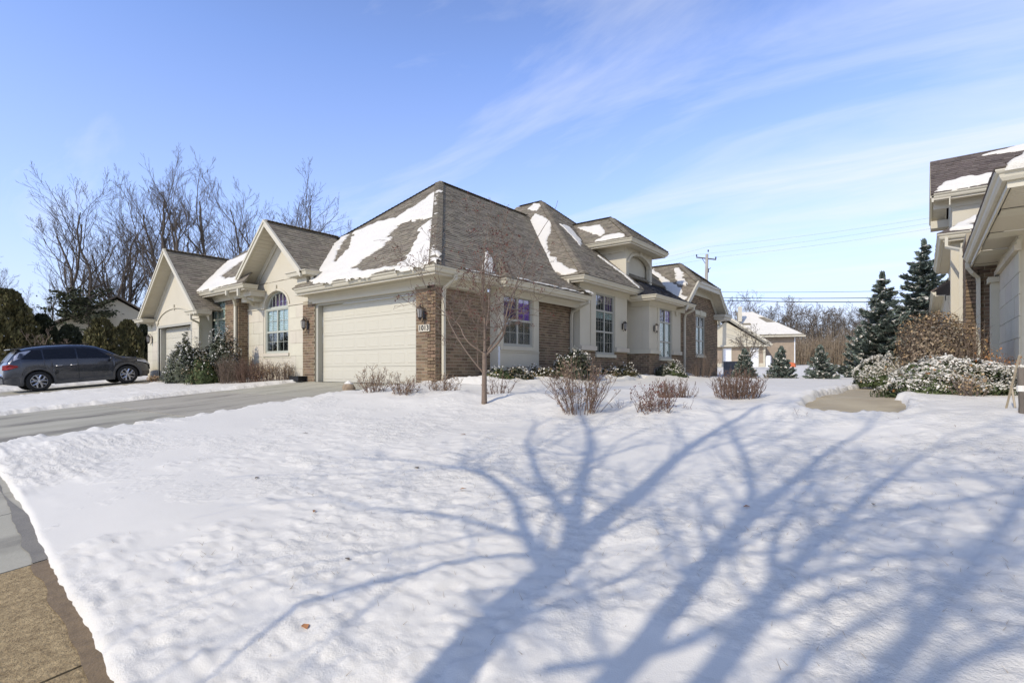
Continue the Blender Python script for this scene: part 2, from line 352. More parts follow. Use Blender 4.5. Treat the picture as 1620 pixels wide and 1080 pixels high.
# damp margin where the snow edge melts onto the slabs
for x0,x1,m in ((1.66,5.14,'dampgrey'),(5.16,8.64,'damp')):
    n=40; V=[];Fq=[]
    for i in range(n+1):
        x=x0+(x1-x0)*i/n; w=.08+.035*float(fbm(np.array(x),np.array(0.),3,3,77)) 
        for q in (-8.40,float(walk_edge(x))+.06-w): V.append((x,q,Gs(x,q)+.005))
    for i in range(n): Fq.append((2*i,2*i+1,2*i+3,2*i+2))
    MB().add(V,Fq).build('damp_edge',M[m],sw)
pw=structure('path','bare tan concrete path between the snow and the snowy shrubs at right')
for y0 in np.arange(-3.2,11,1.55): slab(pw,8.5,9.75,y0,y0+1.55,M['walk'],gap=.008,top=.012)
ew=structure('path','entry path edge showing through the snow beside the brick house')
for a,b in (((3.05,-.2),(2.9,3.0)),((2.9,3.0),(1.7,9.0)),((1.5,10.),(3.2,15.5))):
    d=(Vector(b)-Vector(a)).normalized(); nrm=Vector((d.y,-d.x))*.6; A=Vector(a);B=Vector(b)
    MB().prism([(p.x,p.y,Gs(p.x,p.y)+.012) for p in (A-nrm,B-nrm,B+nrm,A+nrm)],(0,0,-.1)).build('slab',M['walk'],ew)
MB().prism([(-60,-40,-1.12),(60,-40,-1.12),(60,-12.75,-1.12),(-60,-12.75,-1.12)],(0,0,-.05)).build('street',M['asphalt'],kind='structure',label='grey asphalt street behind the camera')
# ------------------------------------------------------------ building helpers
class Face:
    """vertical plane: point(a,z,d) = origin + a*A + d*Nrm"""
    def __init__(s,o,A,Nn): s.o=Vector((*o,0)); s.A=Vector((*A,0)); s.N=Vector((*Nn,0)); s.ang=math.atan2(A[1],A[0])
    def p(s,a,z,d=0): q=s.o+s.A*a+s.N*d; return (q.x,q.y,q.z+z)
    def box(s,mb,a0,a1,z0,z1,d0,d1,mi=0):
        P=[s.p(a,z,d) for z in (z0,z1) for (a,d) in ((a0,d1),(a1,d1),(a1,d0),(a0,d0))]
        return mb.add(P,[(0,3,2,1),(4,5,6,7),(0,1,5,4),(1,2,6,5),(2,3,7,6),(3,0,4,7)],mi)
def front(y): return Face((0,y),(1,0),(0,-1))        # a = x
def east(x): return Face((x,0),(0,1),(1,0))          # a = y, looks towards +x
def west(x): return Face((x,0),(0,-1),(-1,0))        # a = -y, looks towards -x
def wall_cells(mb,f,a0,a1,z0,z1,holes,d0,d1,mi=0):
    A=sorted({a0,a1,*[h[0] for h in holes],*[h[1] for h in holes]}); Zs=sorted({z0,z1,*[h[2] for h in holes],*[h[3] for h in holes]})
    A=[a for a in A if a0<=a<=a1]; Zs=[z for z in Zs if z0<=z<=z1]
    for i in range(len(A)-1):
        for j in range(len(Zs)-1):
            ca,cz=(A[i]+A[i+1])/2,(Zs[j]+Zs[j+1])/2
            if any(h[0]<ca<h[1] and h[2]<cz<h[3] for h in holes): continue
            f.box(mb,A[i],A[i+1],Zs[j],Zs[j+1],d0,d1,mi)
BL,BH=.220,.0865; FULL=BL-.014
def bricks(store,f,a0,a1,z0,z1,holes=(),clip=None):
    k=0; z=z0
    while z+BH<=z1+.001:
        iv=[(a0,a1)]
        if clip:
            lo,hi=clip(z+BH); iv=[(max(a0,lo),min(a1,hi))]
        for h in holes:
            if h[2]<z+BH-.01 and h[3]>z+.01:
                o=[]
                for (p,q) in iv:
                    if h[1]<=p or h[0]>=q: o.append((p,q))
                    else:
                        if h[0]>p: o.append((p,h[0]))
                        if h[1]<q: o.append((h[1],q))
                iv=o
        for (p,q) in iv:
            if q-p<.03: continue
            st=a0-(BL/2 if k%2 else 0); i=math.floor((p-st)/BL)
            while True:
                b0=st+i*BL; b1=b0+FULL
                if b0>=q: break
                c0,c1=max(b0,p),min(b1,q)
                if c1-c0>.03: store.append((f,c0,c1,z+.005,rnd.uniform(-.0015,.0025)))
                i+=1
        z+=BH; k+=1
_bm=MB().box(-FULL/2,FULL/2,-.006,.006,0,BH-.014).mesh('brick',M['brick'])
def place_bricks(store,pm,limit=300):
    def dist(b): return (Vector(b[0].p((b[1]+b[2])/2,b[3]))-CAM).length
    full=sorted([b for b in store if abs(b[2]-b[1]-FULL)<.001],key=dist)[:limit]
    s=set(map(id,full))
    for b in full:
        f,c0,c1,z,d=b; link('brick',_bm,pm[id(f)],loc=f.p((c0+c1)/2,z,d),rot=(0,0,f.ang))
    mbs={}
    for b in store:
        if id(b) in s: continue
        f,c0,c1,z,d=b; f.box(mbs.setdefault(id(f),MB()),c0,c1,z,z+BH-.014,-.006,.006+d)
    for k_,mb in mbs.items(): mb.build('brick_courses',M['brick'],pm[k_],kind='stuff')
class Walls:
    def __init__(s): s.d={}; s.f={}
    def __getitem__(s,f): s.f[id(f)]=f; return s.d.setdefault(id(f),MB())
    def build(s,parent): return {k_:(mb.build('wall',M['mortar'],parent)) for k_,mb in s.d.items()}
class Plane:
    """roof plane z=z0+slope*(distance from the eave line through e, up-slope direction u)"""
    def __init__(s,e,up,z,pitch):
        s.e=Vector((*e,0)); s.u=Vector((*up,0)).normalized(); s.z=z; s.k=pitch
        s.A=Vector((-s.u.y,s.u.x,0)); s.L=math.sqrt(1+pitch*pitch); s.S=(s.u+Vector((0,0,pitch)))/s.L; s.N=s.A.cross(s.S); 
        if s.N.z<0: s.A=-s.A; s.N=-s.N
    def h(s,x,y): return s.z+s.k*((Vector((x,y,0))-s.e).dot(s.u))
    def ab(s,x,y): q=Vector((x,y,0))-s.e; return (q.dot(s.A),q.dot(s.u)*s.L)
    def P(s,a,b,n=0): return s.e+Vector((0,0,s.z))+s.A*a+s.S*b+s.N*n
def interval(poly,b):
    xs=[]
    n=len(poly)
    for i in range(n):
        (a0,b0),(a1,b1)=poly[i],poly[(i+1)%n]
        if (b0<=b<b1) or (b1<=b<b0): xs.append(a0+(a1-a0)*(b-b0)/(b1-b0))
    return (min(xs),max(xs)) if len(xs)>=2 else None
def shingles(store,pl,poly,ex=.135,w=.30):
    q=[pl.ab(*p) for p in poly]; lo=min(b for a,b in q); hi=max(b for a,b in q); b=lo+1e-4; k=0
    while b<hi-.02:
        t=min(b+ex,hi-1e-3); i0,i1=interval(q,b),interval(q,t)
        if i0 and i1:
            a=min(i0[0],i1[0])-rnd.random()*w
            while a<max(i0[1],i1[1]):
                ww=w*rnd.choice((.6,.85,1,1,1.3)); c0,c1=a,a+ww-.008
                l0,l1=max(c0,i0[0]),min(c1,i0[1]); t0,t1=max(c0,i1[0]),min(c1,i1[1])
                if l1-l0>.01 or t1-t0>.01:
                    if l1<l0: l0=l1=(max(min(l0,i0[1]),i0[0]))
                    if t1<t0: t0=t1=(max(min(t0,i1[1]),i1[0]))
                    store.append((pl,l0,l1,t0,t1,b,t,rnd.choice((.012,.016,.024))))
                a+=ww
        b+=ex
def shingle_mb(mb,s):
    pl,l0,l1,t0,t1,b,t,h=s
    mb.add([pl.P(l0,b,0),pl.P(l1,b,0),pl.P(l1,b,h),pl.P(l0,b,h),pl.P(t1,t,.004),pl.P(t0,t,.004)],[(0,1,2,3),(3,2,4,5),(1,4,2),(0,3,5)])
def place_shingles(store,parent,m,limit=300):
    mb=MB()
    ok=[s for s in store if abs((s[2]-s[1])-.292)<.001 and abs((s[4]-s[3])-.292)<.001 and abs(s[1]-s[3])<.001]
    ok.sort(key=lambda s:(s[0].P(s[1],s[5])-CAM).length)
    near=ok[:limit]; ids=set(map(id,near)); meshes={}
    for s in near:
        pl,l0,l1,t0,t1,b,t,h=s
        if h not in meshes:
            q=MB().add([(0,0,0),(.292,0,0),(.292,0,h),(0,0,h),(.292,.135,.004),(0,.135,.004)],[(0,1,2,3),(3,2,4,5),(1,4,2),(0,3,5)]); meshes[h]=q.mesh('shingle',m)
        o=link('shingle',meshes[h],parent); p=pl.P(l0,b); a,sv,n=pl.A,pl.S,pl.N
        o.matrix_basis=Matrix(((a.x,sv.x,n.x,p.x),(a.y,sv.y,n.y,p.y),(a.z,sv.z,n.z,p.z),(0,0,0,1)))
    for s in store:
        if id(s) not in ids: shingle_mb(mb,s)
    if mb.v: mb.build('shingle_courses',m,parent,kind='stuff')
def deck(mb,pl,poly,th=.045):
    mb.prism([pl.P(*pl.ab(*p),-.002) for p in poly],pl.N*-th)
def caps(mb,p0,p1,w=.16,ex=.135):
    p0,p1=Vector(p0),Vector(p1); d=p1-p0; n=max(1,int(d.length/ex)); d.normalize()
    side=d.cross(Vector((0,0,1))).normalized(); up=side.cross(d)
    for i in range(n):
        a=p0+d*ex*i; b=a+d*(ex*1.05); h=.045+rnd.uniform(0,.004)
        dr_=up*-.05
        mb.add([a-side*w+dr_+up*h,a+up*h,a+side*w+dr_+up*h,b-side*w+dr_+up*(h-.018),b+up*(h-.018),b+side*w+dr_+up*(h-.018),a-side*w+dr_,a+side*w+dr_,a],
          [(0,1,4,3),(1,2,5,4),(0,6,8,1),(8,7,2,1)])
GUT=[(0,-.13),(.05,-.13),(.075,-.09),(.085,-.05),(.11,-.03),(.125,-.005),(.125,.01),(.105,.01),(.10,-.02),(.02,-.03),(0,-.02)]
def eave(parent,path,z,over=.45,fr=.16,soff=True,name='gutter'):
    """gutter along path (fascia line), fascia and soffit behind it"""
    MB().sweep(path,GUT,z).build(name,M['trim'],parent)
    mb=MB().sweep(path,[(-.03,-.19),(-.002,-.19),(-.002,-.02),(-.03,-.02)],z)
    mb.sweep(path,[(-over,-.172),(-.031,-.172),(-.031,-.155),(-over,-.155)],z); mb.build('soffit',M['soffit'],parent)
    if fr: MB().sweep(path,[(-over-.005,-.20-fr),(-over+.03,-.20-fr),(-over+.035,-.23),(-over+.07,-.174),(-over-.005,-.174)],z).build('frieze_board',M['trim'],parent)
def downspout(parent,pts,r=.052,straps=True):
    mb=MB().tube(pts,r,4,rot=math.pi/4)
    o=mb.build('downspout',M['trim'],parent); return o
def window(parent,f,a0,a1,rows,m='trimg',depth=.10,frame=.05):
    """rows: list (z0,z1,cols,nx,nz,[kind per col]) sashes from bottom to top"""
    z0=rows[0][0]; z1=rows[-1][1]; mb=MB()
    f.box(mb,a0,a0+frame,z0,z1,-depth,.015-.03); f.box(mb,a1-frame,a1,z0,z1,-depth,-.015)
    f.box(mb,a0+frame,a1-frame,z1-frame,z1,-depth,-.017); f.box(mb,a0+frame,a1-frame,z0,z0+frame,-depth,-.013)
    w=MB.build(mb,'window',M[m],parent)
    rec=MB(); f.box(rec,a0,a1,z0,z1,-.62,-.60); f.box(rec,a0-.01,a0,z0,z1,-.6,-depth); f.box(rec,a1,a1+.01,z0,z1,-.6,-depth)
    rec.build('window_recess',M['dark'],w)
    for (b0,b1,cols,nx,nz,kinds) in rows:
        W=(a1-a0-2*frame)/cols; sm=MB(); bars=MB()
        for c in range(cols):
            l=a0+frame+c*W; r=l+W; s=.032; zb,zt=max(b0,z0+frame),min(b1,z1-frame)
            f.box(sm,l,l+s,zb,zt,-depth+.01,-.03); f.box(sm,r-s,r,zb,zt,-depth+.01,-.03)
            f.box(sm,l+s,r-s,zb,zb+s,-depth+.01,-.032); f.box(sm,l+s,r-s,zt-s,zt,-depth+.01,-.032)
            if nx>1:
                for i in range(1,nx): q=l+s+(W-2*s)*i/nx; f.box(bars,q-.006,q+.006,zb+s,zt-s,-.062,-.050)
            if nz>1:
                for i in range(1,nz): q=zb+s+(zt-zb-2*s)*i/nz; f.box(bars,l+s,r-s,q-.006,q+.006,-.061,-.051)
            g=MB(); f.box(g,l+s,r-s,zb+s,zt-s,-.072,-.066); g.build('pane',M['glass'],w)
            k=kinds[c] if isinstance(kinds,(list,tuple)) else kinds
            if k:
                cb=MB(); frac=1
                if ':' in k: k,fr_=k.split(':'); frac=float(fr_)
                zz=zt-(zt-zb)*frac
                if k=='blind':
                    n=max(3,int((zt-zz)/.06))
                    for i in range(n): q=zz+(zt-zz)*i/n; f.box(cb,l+s,r-s,q,q+(zt-zz)/n*.82,-.095-.008*(i%2),-.085)
                else:
                    n=max(4,int((r-l)/.07))
                    for i in range(n): q=l+(r-l)*i/n; f.box(cb,q,q+(r-l)/n,zz,zt,-.11,-.085-.012*(i%2))
                cb.build('reflection_tint_panel' if 'purple' in k else 'blind',M[k],w)  # purple panels carry the glass reflection tint in their colour
        sm.build('sash',M[m],w)
        if bars.v: bars.build('glazing_bars',M[m],w,kind='stuff')
    return w
def wall_lamp(parent,f,a,z,s=1.0,glass='lampglass'):
    mb=MB(); f.box(mb,a-.045*s,a+.045*s,z-.14*s,z+.12*s,0.012,.035)
    mb.tube([f.p(a,z+.06*s,.03),f.p(a,z+.2*s,.08*s),f.p(a,z+.22*s,.14*s),f.p(a,z+.17*s,.16*s)],.012*s,6)
    mb.tube([f.p(a,z-.10*s,.03),f.p(a,z-.2*s,.07*s),f.p(a,z-.24*s,.10*s)],.010*s,5)
    c=f.p(a,z,.16*s); mb.lathe([(.005,.19),(.03,.17),(.085,.11),(.09,.10)],8,c)
    mb.lathe([(.05,-.13),(.06,-.12),(.03,-.17),(.008,-.2)],8,c)
    for i in range(6):
        q=i*math.pi/3; mb.tube([(c[0]+.082*math.cos(q)*s,c[1]+.082*math.sin(q)*s,c[2]+.10*s),(c[0]+.055*math.cos(q)*s,c[1]+.055*math.sin(q)*s,c[2]-.12*s)],.006,4)
    o=mb.build('wall_lamp',M['bronze'],parent)
    MB().lathe([(.05,-.12),(.076,.10)],8,c).build('lamp_glass',M[glass],o); return o
def snow_patch(label,pl,poly,holes=(),th=.032,cell=.034,name='roof_snow',ragged=.13,seed=1):
    q=np.array([pl.ab(*p) for p in poly]); lo=q.min(0)-.1; hi=q.max(0)+.1
    a=np.arange(lo[0],hi[0],cell); b=np.arange(lo[1],hi[1],cell); A,B=np.meshgrid(a,b,indexing='ij')
    Bs=np.floor(B/.135)*.135
    A2=A+vnoise(A*0+3.3,Bs*7.7,seed)*ragged*2+fbm(A,B,1.6,3,seed)*ragged*1.2; B2=B+fbm(A,B,2.8,4,seed+9)*ragged*1.3
    def inside(poly):
        r=np.zeros(A.shape,bool); n=len(poly)
        for i in range(n):
            (x0,y0),(x1,y1)=poly[i],poly[(i+1)%n]
            if y0==y1: continue
            c=((y0>B2)!=(y1>B2))&(A2<(x1-x0)*(B2-y0)/(y1-y0)+x0); r^=c
        return r
    m=inside(q)
    for h in holes: m&=~inside(np.array([pl.ab(*p) for p in h]))
    g=m.astype(float)
    for _ in range(3):
        gp=np.pad(g,1,mode='edge'); g=(gp[:-2,1:-1]+gp[2:,1:-1]+gp[1:-1,:-2]+gp[1:-1,2:]+gp[1:-1,1:-1]*2)/6*1.0
    g=np.clip(g+(g<.98)*(fbm(A+Bs*3.1,B*1.7,9,2,seed+30)*.30+fbm(A,B,26,2,seed+31)*.16),0,1)
    H=np.where(g>.30,np.clip((g-.30)/.5,0,1)**.6*th*(1+.5*fbm(A,B,2,3,seed+3)),-.03)+.014*(g>.30)
    e=np.array(pl.e)+np.array([0,0,pl.z]); P=e+A[...,None]*np.array(pl.A)+B[...,None]*np.array(pl.S)+H[...,None]*np.array(pl.N)
    nx,ny=A.shape; idx=np.arange(nx*ny).reshape(nx,ny)
    F=np.stack([idx[:-1,:-1],idx[1:,:-1],idx[1:,1:],idx[:-1,1:]],-1).reshape(-1,4); gg=(g.ravel()>.30); F=F[gg[F].any(1)]
    used=np.unique(F); mp_=np.zeros(nx*ny,int); mp_[used]=np.arange(len(used))
    if not len(F): return
    link(name,np_mesh(name,P.reshape(-1,3)[used],mp_[F],M['snow'],smooth=True),label=label,cat='snow patch',kind='stuff')
def snow_strip(label,path,w=.14,h=.05,seed=3):
    P=[Vector(p) for p in path]; L=sum((P[i+1]-P[i]).length for i in range(len(P)-1)); pts=[]
    for i in range(len(P)-1):
        n=max(2,int((P[i+1]-P[i]).length/.05))
        for k in range(n): pts.append(P[i].lerp(P[i+1],k/n))
    pts.append(P[-1]); d=(P[-1]-P[0]).normalized(); side=Vector((d.y,-d.x,0)).normalized(); vs=[];fs=[]
    for i,p in enumerate(pts):
        s=max(.03,.75+1.6*float(fbm(np.array(i*.05),np.array(0.),2.6,4,seed)))
        for q,hh in ((-1,-.02),(-.6,.7),(0,1),(.6,.8),(1,-.02)): vs.append(p+side*w*q*s*.5+Vector((0,0,h*hh*min(1,s))))
    for i in range(len(pts)-1):
        for j in range(4): fs.append((i*5+j,i*5+j+1,i*5+j+6,i*5+j+5))
    MB().add(vs,fs).build('roof_snow',M['snow'],smooth=True,label=label,cat='snow patch',kind='stuff')
# ------------------------------------------------------------ main house
H=thing('brick_house','brick and stucco house with wide cream garage door and number plaque, in the middle','house')
br=[]; FFa=front(0); FFb=front(0); E0b=east(0)      # all bricks of this house
core=Walls()                                     # mortar-coloured wall cores
FF=front(0); E0=east(0)
GO=(-5.57,-.73,0,2.5)
# brick piers beside the garage door
for FX,a0,a1 in ((FFa,-6.25,-5.57),(FFb,-.73,-.012)):
    FX.box(core[FX],a0,a1,-.15,2.62,-.30,-.0); bricks(br,FX,a0,a1+(.012 if a1>-1 else 0),-.0765,2.60)
E0.box(core[E0],-.0,2.15,-.2,2.62,-.3,0); bricks(br,E0,.0,2.15,-.153,2.60)
E0b.box(core[E0b],4.19,6.63,-.2,2.75,-.3,0); bricks(br,E0b,4.19,6.63,-.153,2.62)
ET=east(.35); E3=east(.99)
wt=(7.74,9.26,.97,3.26); w3=(12.13,13.56,.88,3.07); wg=(16.73,18.08,1.12,3.12)
wall_cells(core[ET],ET,6.63,10.37,-.2,1.13,[wt],-.35,0); bricks(br,ET,6.63,10.37,-.153,1.07,[wt])
FT=front(6.63); bricks(br,FT,0.0,.35,-.153,1.07)
wall_cells(core[E3],E3,11.1,14.65,-.2,1.08,[w3],-.3,0); bricks(br,E3,11.1,14.65,-.153,1.07,[w3])
F3=front(11.1); F3.box(core[F3],0,.68,-.2,1.08,-.02,0); bricks(br,F3,0,.99,-.153,1.07)
# clipped gable end
def clipg(z): 
    t=max(0,(z-3.30)/.78); return (14.65+max(0,t-.45),20.2-max(0,t-.45))
wall_cells(core[E3],E3,14.65,20.2,-.2,3.55,[wg],-.3,0)
core[E3].prism([E3.p(14.65,3.55,0),E3.p(20.2,3.55,0),E3.p(19.2,4.42,0),E3.p(15.6,4.42,0)],(-.3,0,0))
bricks(br,E3,14.65,20.2,-.153,4.42,[wg,(16.6,18.2,3.12,3.33)],clipg)
core[FT].box(.0,.2,6.64,6.7,0,1.0)
corew=core.build(H)
place_bricks(br,corew)
# stucco walls, bands, sills
st=MB()
def stucco_wall(name,fn,m='stucco'):
    mb=MB(); fn(mb); return mb.build(name,M[m],H)
EB=east(.30); wb=(2.38,3.86,1.08,2.60)
stucco_wall('wall',lambda mb:(wall_cells(mb,EB,2.15,4.19,-.1,2.85,[wb],-.30,0)))
stucco_wall('band_course',lambda mb:(EB.box(mb,2.15,4.20,.90,.935,0,.02),EB.box(mb,2.26,2.37,.96,2.72,.0,.022),EB.box(mb,3.87,3.99,.96,2.72,0,.022),EB.box(mb,2.37,3.87,2.61,2.72,0,.021),EB.box(mb,2.37,3.87,.96,1.07,0,.03)))
stucco_wall('wall',lambda mb:(wall_cells(mb,ET,6.63,10.37,1.13,3.6,[wt],-.35,0),))
stucco_wall('window_surround',lambda mb:(ET.box(mb,7.36,7.73,1.26,3.44,0,.03),ET.box(mb,9.27,9.42,1.26,3.44,0,.03),ET.box(mb,7.73,9.27,3.27,3.44,0,.031)))
for a0,a1 in ((6.60,7.72),(9.28,10.42)): stucco_wall('stone_cap',lambda mb:ET.box(mb,a0,a1,1.09,1.25,.001,.09),'stone')
stucco_wall('stone_cap',lambda mb:FT.box(mb,0,.34,1.09,1.25,0.0,.03),'stone')
stucco_wall('window_sill',lambda mb:ET.box(mb,7.70,9.30,.85,.965,-.05,.07),'stone')
stucco_wall('wall',lambda mb:(wall_cells(mb,E3,11.1,14.65,1.08,3.35,[w3],-.3,0),mb.box(0,.685,11.1,11.3,1.08,3.35),mb.box(-.2,.0,10.3,11.2,0,3.5)))
stucco_wall('window_surround',lambda mb:(E3.box(mb,11.92,12.12,1.26,3.25,0,.03),E3.box(mb,13.57,13.72,1.26,3.25,0,.03),E3.box(mb,12.12,13.57,3.08,3.25,0,.031)))
for a0,a1 in ((11.06,12.11),(13.58,14.66)): stucco_wall('stone_cap',lambda mb:E3.box(mb,a0,a1,1.06,1.22,.001,.08),'stone')
stucco_wall('stone_cap',lambda mb:F3.box(mb,0,.98,1.06,1.22,0,.05),'stone')
stucco_wall('window_sill',lambda mb:E3.box(mb,12.1,13.6,.78,.875,-.05,.07),'stone')
stucco_wall('lintel',lambda mb:(E3.box(mb,16.6,18.2,3.125,3.33,.0,.04),E3.box(mb,17.3,17.5,3.10,3.38,.03,.07)),'stone')
stucco_wall('window_sill',lambda mb:E3.box(mb,16.65,18.15,1.0,1.115,-.05,.06),'stone')
# windows
window(H,EB,2.38,3.86,[(1.08,1.86,2,2,2,[None,None]),(1.86,2.60,2,2,2,['purpled:.9','purple'])])
window(H,ET,7.74,9.26,[(.97,1.82,2,3,2,None),(1.82,2.60,2,3,2,['blind:.35','blind:.35']),(2.60,3.26,2,3,2,['purpled:.4','purpled'])])
window(H,E3,12.13,13.56,[(.88,1.60,2,1,1,'blind'),(1.60,2.45,2,1,1,'blind'),(2.45,3.07,2,2,2,['purpled','purple'])])
window(H,E3,16.73,18.08,[(1.12,1.85,2,1,1,'blind'),(1.85,2.55,2,1,1,'blind'),(2.55,3.12,2,2,1,None)])
# garage front
g=MB(); FF.box(g,-5.57,-5.45,0,2.5,-.22,-.05); FF.box(g,-.81,-.73,0,2.5,-.22,-.05); FF.box(g,-5.45,-.81,2.44,2.5,-.22,-.052); g.build('garage_door_jamb',M['trimg'],H)
hd=MB(); FF.box(hd,-6.25,-.0,2.63,2.80,-.25,-.02); FF.box(hd,-5.57,-.73,2.60,2.66,-.25,.01); hd.build('header',M['stucco'],H)
hb=MB(); FF.box(hb,-5.62,-.74,2.50,2.60,-.2,.045); hb.build('header_trim',M['trim'],H)
for i in range(12):
    q=MB(); FF.box(q,-5.55+i*.4015,-5.155+i*.4015,2.664,2.80,-.02,.012+.003*(i%2)); q.build('header_panel',M['stucco'],H)
def garage_door(parent,f,a0,a1,z1,rows=5,cols=8):
    mb=MB()
    for r in range(rows):
        z=z1*r/rows; f.box(mb,a0,a1,z+.004,z+z1/rows-.004,-.26,-.228)
    f.box(mb,a0,a1,0,z1,-.28,-.262)
    d=mb.build('garage_door',M['door'],parent); W=(a1-a0)/cols; hh=z1/rows
    pw_,ph=W-.11,hh-.17
    pm=MB().add([(0,0,0),(pw_,0,0),(pw_,0,ph),(0,0,ph),(.025,-.007,.025),(pw_-.025,-.007,.025),(pw_-.025,-.007,ph-.025),(.025,-.007,ph-.025),(.05,-.003,.05),(pw_-.05,-.003,.05),(pw_-.05,-.003,ph-.05),(.05,-.003,ph-.05)],
      [(0,1,5,4),(1,2,6,5),(2,3,7,6),(3,0,4,7),(4,5,9,8),(5,6,10,9),(6,7,11,10),(7,4,8,11),(8,9,10,11)]).mesh('panel',M['door'])
    for r in range(rows):
        for c in range(cols): link('panel',pm,d,loc=f.p(a0+c*W+.055,r*hh+.085,-.2275))
    return d
garage_door(H,FF,-5.45,-.81,2.44)
wall_lamp(H,FF,-.40,1.86,1.05); wall_lamp(H,FF,-5.93,1.86,1.05); wall_lamp(H,ET,9.91,2.13,.9); wall_lamp(H,E3,11.55,2.12,.9)
# address plaque with its number
pq=MB(); FF.box(pq,-.585,-.185,1.38,1.56,.012,.05); pq=pq.build('house_number_plaque',M['plaque'],H)
tcv=bpy.data.curves.new('house_number','FONT'); tcv.body='1013'; tcv.size=.185; tcv.extrude=.004; tcv.align_x='CENTER'; tcv.align_y='CENTER'; tcv.space_character=1.06; tcv.offset=.0035
to=bpy.data.objects.new('house_number',tcv); COL.objects.link(to); bpy.context.view_layer.update()
tm=bpy.data.meshes.new_from_object(to.evaluated_get(bpy.context.evaluated_depsgraph_get())); bpy.data.objects.remove(to)
tm.materials.clear(); tm.materials.append(M['black']); link('house_number',tm,pq,loc=(-.385,-.056,1.47),rot=(R(90),0,0))
# stone-faced gable wall with arched window
GW=front(.06); ww=(-8.85,-7.27,.97,2.60)
sb=MB(); wall_cells(sb,GW,-10.11,-6.25,-.2,2.6,[ww],-.3,0)
arch=[GW.p(-8.06+.79*math.cos(q),2.6+.55*math.sin(q)) for q in np.linspace(math.pi,0,17)]
sb.prism([GW.p(-10.11,2.6)]+arch+[GW.p(-6.25,2.6),GW.p(-6.25,3.05),GW.p(-5.72,3.05),GW.p(-5.72,3.60),GW.p(-7.6,5.27),GW.p(-9.6,3.5),GW.p(-10.11,3.3)],(0,.3,0))
gw=sb.build('wall',M['stucco'],H)
rows_z=np.linspace(0,2.56,7)
for r in range(6):
    off=0 if r%2 else .42; a=-10.11-off
    while a<-6.25:
        c0,c1=max(a,-10.11),min(a+.83,-6.26); a+=.84
        for (p,q) in ([(c0,min(c1,-8.95)),(max(c0,-7.17),c1)] if rows_z[r+1]>.90 else [(c0,c1)]):
            if q-p>.06:
                b=MB(); GW.box(b,p,q,rows_z[r]+.004,rows_z[r+1]-.004,.0,.018+rnd.uniform(0,.003)); b.build('stone_block',M['stone'],gw)
bd=MB(); GW.box(bd,-10.13,-8.86,2.57,2.62,0,.045); GW.box(bd,-7.26,-6.255,2.57,2.62,0,.045); GW.box(bd,-8.95,-7.17,.86,.965,-.05,.06); GW.box(bd,-9.05,-7.07,.80,.855,0,.03); bd.build('band_course',M['stone'],H)
sr=MB()
for q0,q1 in zip(np.linspace(math.pi,0,17)[:-1],np.linspace(math.pi,0,17)[1:]):
    P=[(-8.06+rr*math.cos(q),2.6+rr*.7*math.sin(q)) for q,rr in ((q0,.80),(q1,.80),(q1,.90),(q0,.90))]
    sr.prism([GW.p(a,z,.0) for a,z in P],(0,-.035,0))
GW.box(sr,-8.10,-8.02,3.16,3.36,0,.05); sr.build('arch_moulding',M['stucco'],H)
window(H,GW,-8.85,-7.27,[(.97,1.72,2,2,2,None),(1.72,2.56,2,2,2,'blind')],m='green',depth=.16)
am=MB(); n=17; qs=np.linspace(math.pi,0,n)
for q0,q1 in zip(qs[:-1],qs[1:]):
    am.prism([GW.p(-8.06+rr*math.cos(q),2.6+rr/.79*.55*math.sin(q),-.10) for q,rr in ((q0,.72),(q1,.72),(q1,.79),(q0,.79))],(0,.05,0))
GW.box(am,-8.85,-7.27,2.56,2.62,-.16,-.06)
for q in (-8.55,-8.30,-8.06,-7.82,-7.57): GW.box(am,q-.012,q+.012,2.62,2.6+.55*math.sqrt(max(0,1-((q+8.06)/.79)**2))-.04,-.12,-.095)
aw=am.build('window',M['green'],H); gp=MB(); gp.prism(arch,(0,.005,0)); gp=gp.build('pane',M['glass'],aw); gp.location.y=.13
cp=MB(); cp.prism(arch,(0,.02,0)); cp=cp.build('reflection_tint_panel',M['purpled'],aw); cp.location.y=.24
# roof
sh=[]; dk=MB(); cp=MB(); k=.87
R1F=Plane((0,-.55),(0,1),2.95,k); R1S=Plane((.55,0),(-1,0),2.95,k)
R2F=Plane((0,6.1),(0,1),3.64,k); R2S=Plane((.85,0),(-1,0),3.64,k)
BF=Plane((.85,0),(-1,0),2.93,.70); BC=Plane((0,1.86),(0,1),2.93,.70)
G1R=Plane((-5.4,0),(-1,0),3.50,.866); G1L=Plane((-9.8,0),(1,0),3.50,.866)
DF=Plane((0,10.31),(0,1),5.77,.8); DS=Plane((.6,0),(-1,0),5.77,.8); DB=Plane((0,14.2),(0,-1),5.77,.8)
R4F=Plane((0,13.9),(0,1),3.24,.78); R4B=Plane((0,20.6),(0,-1),3.24,.78); R4C=Plane((1.5,0),(-1,0),4.54,.82)
R3S=Plane((1.55,0),(-1,0),3.42,.55); R3F=Plane((0,10.53),(0,1),3.42,.55)
AP2=(-4.95,11.9)
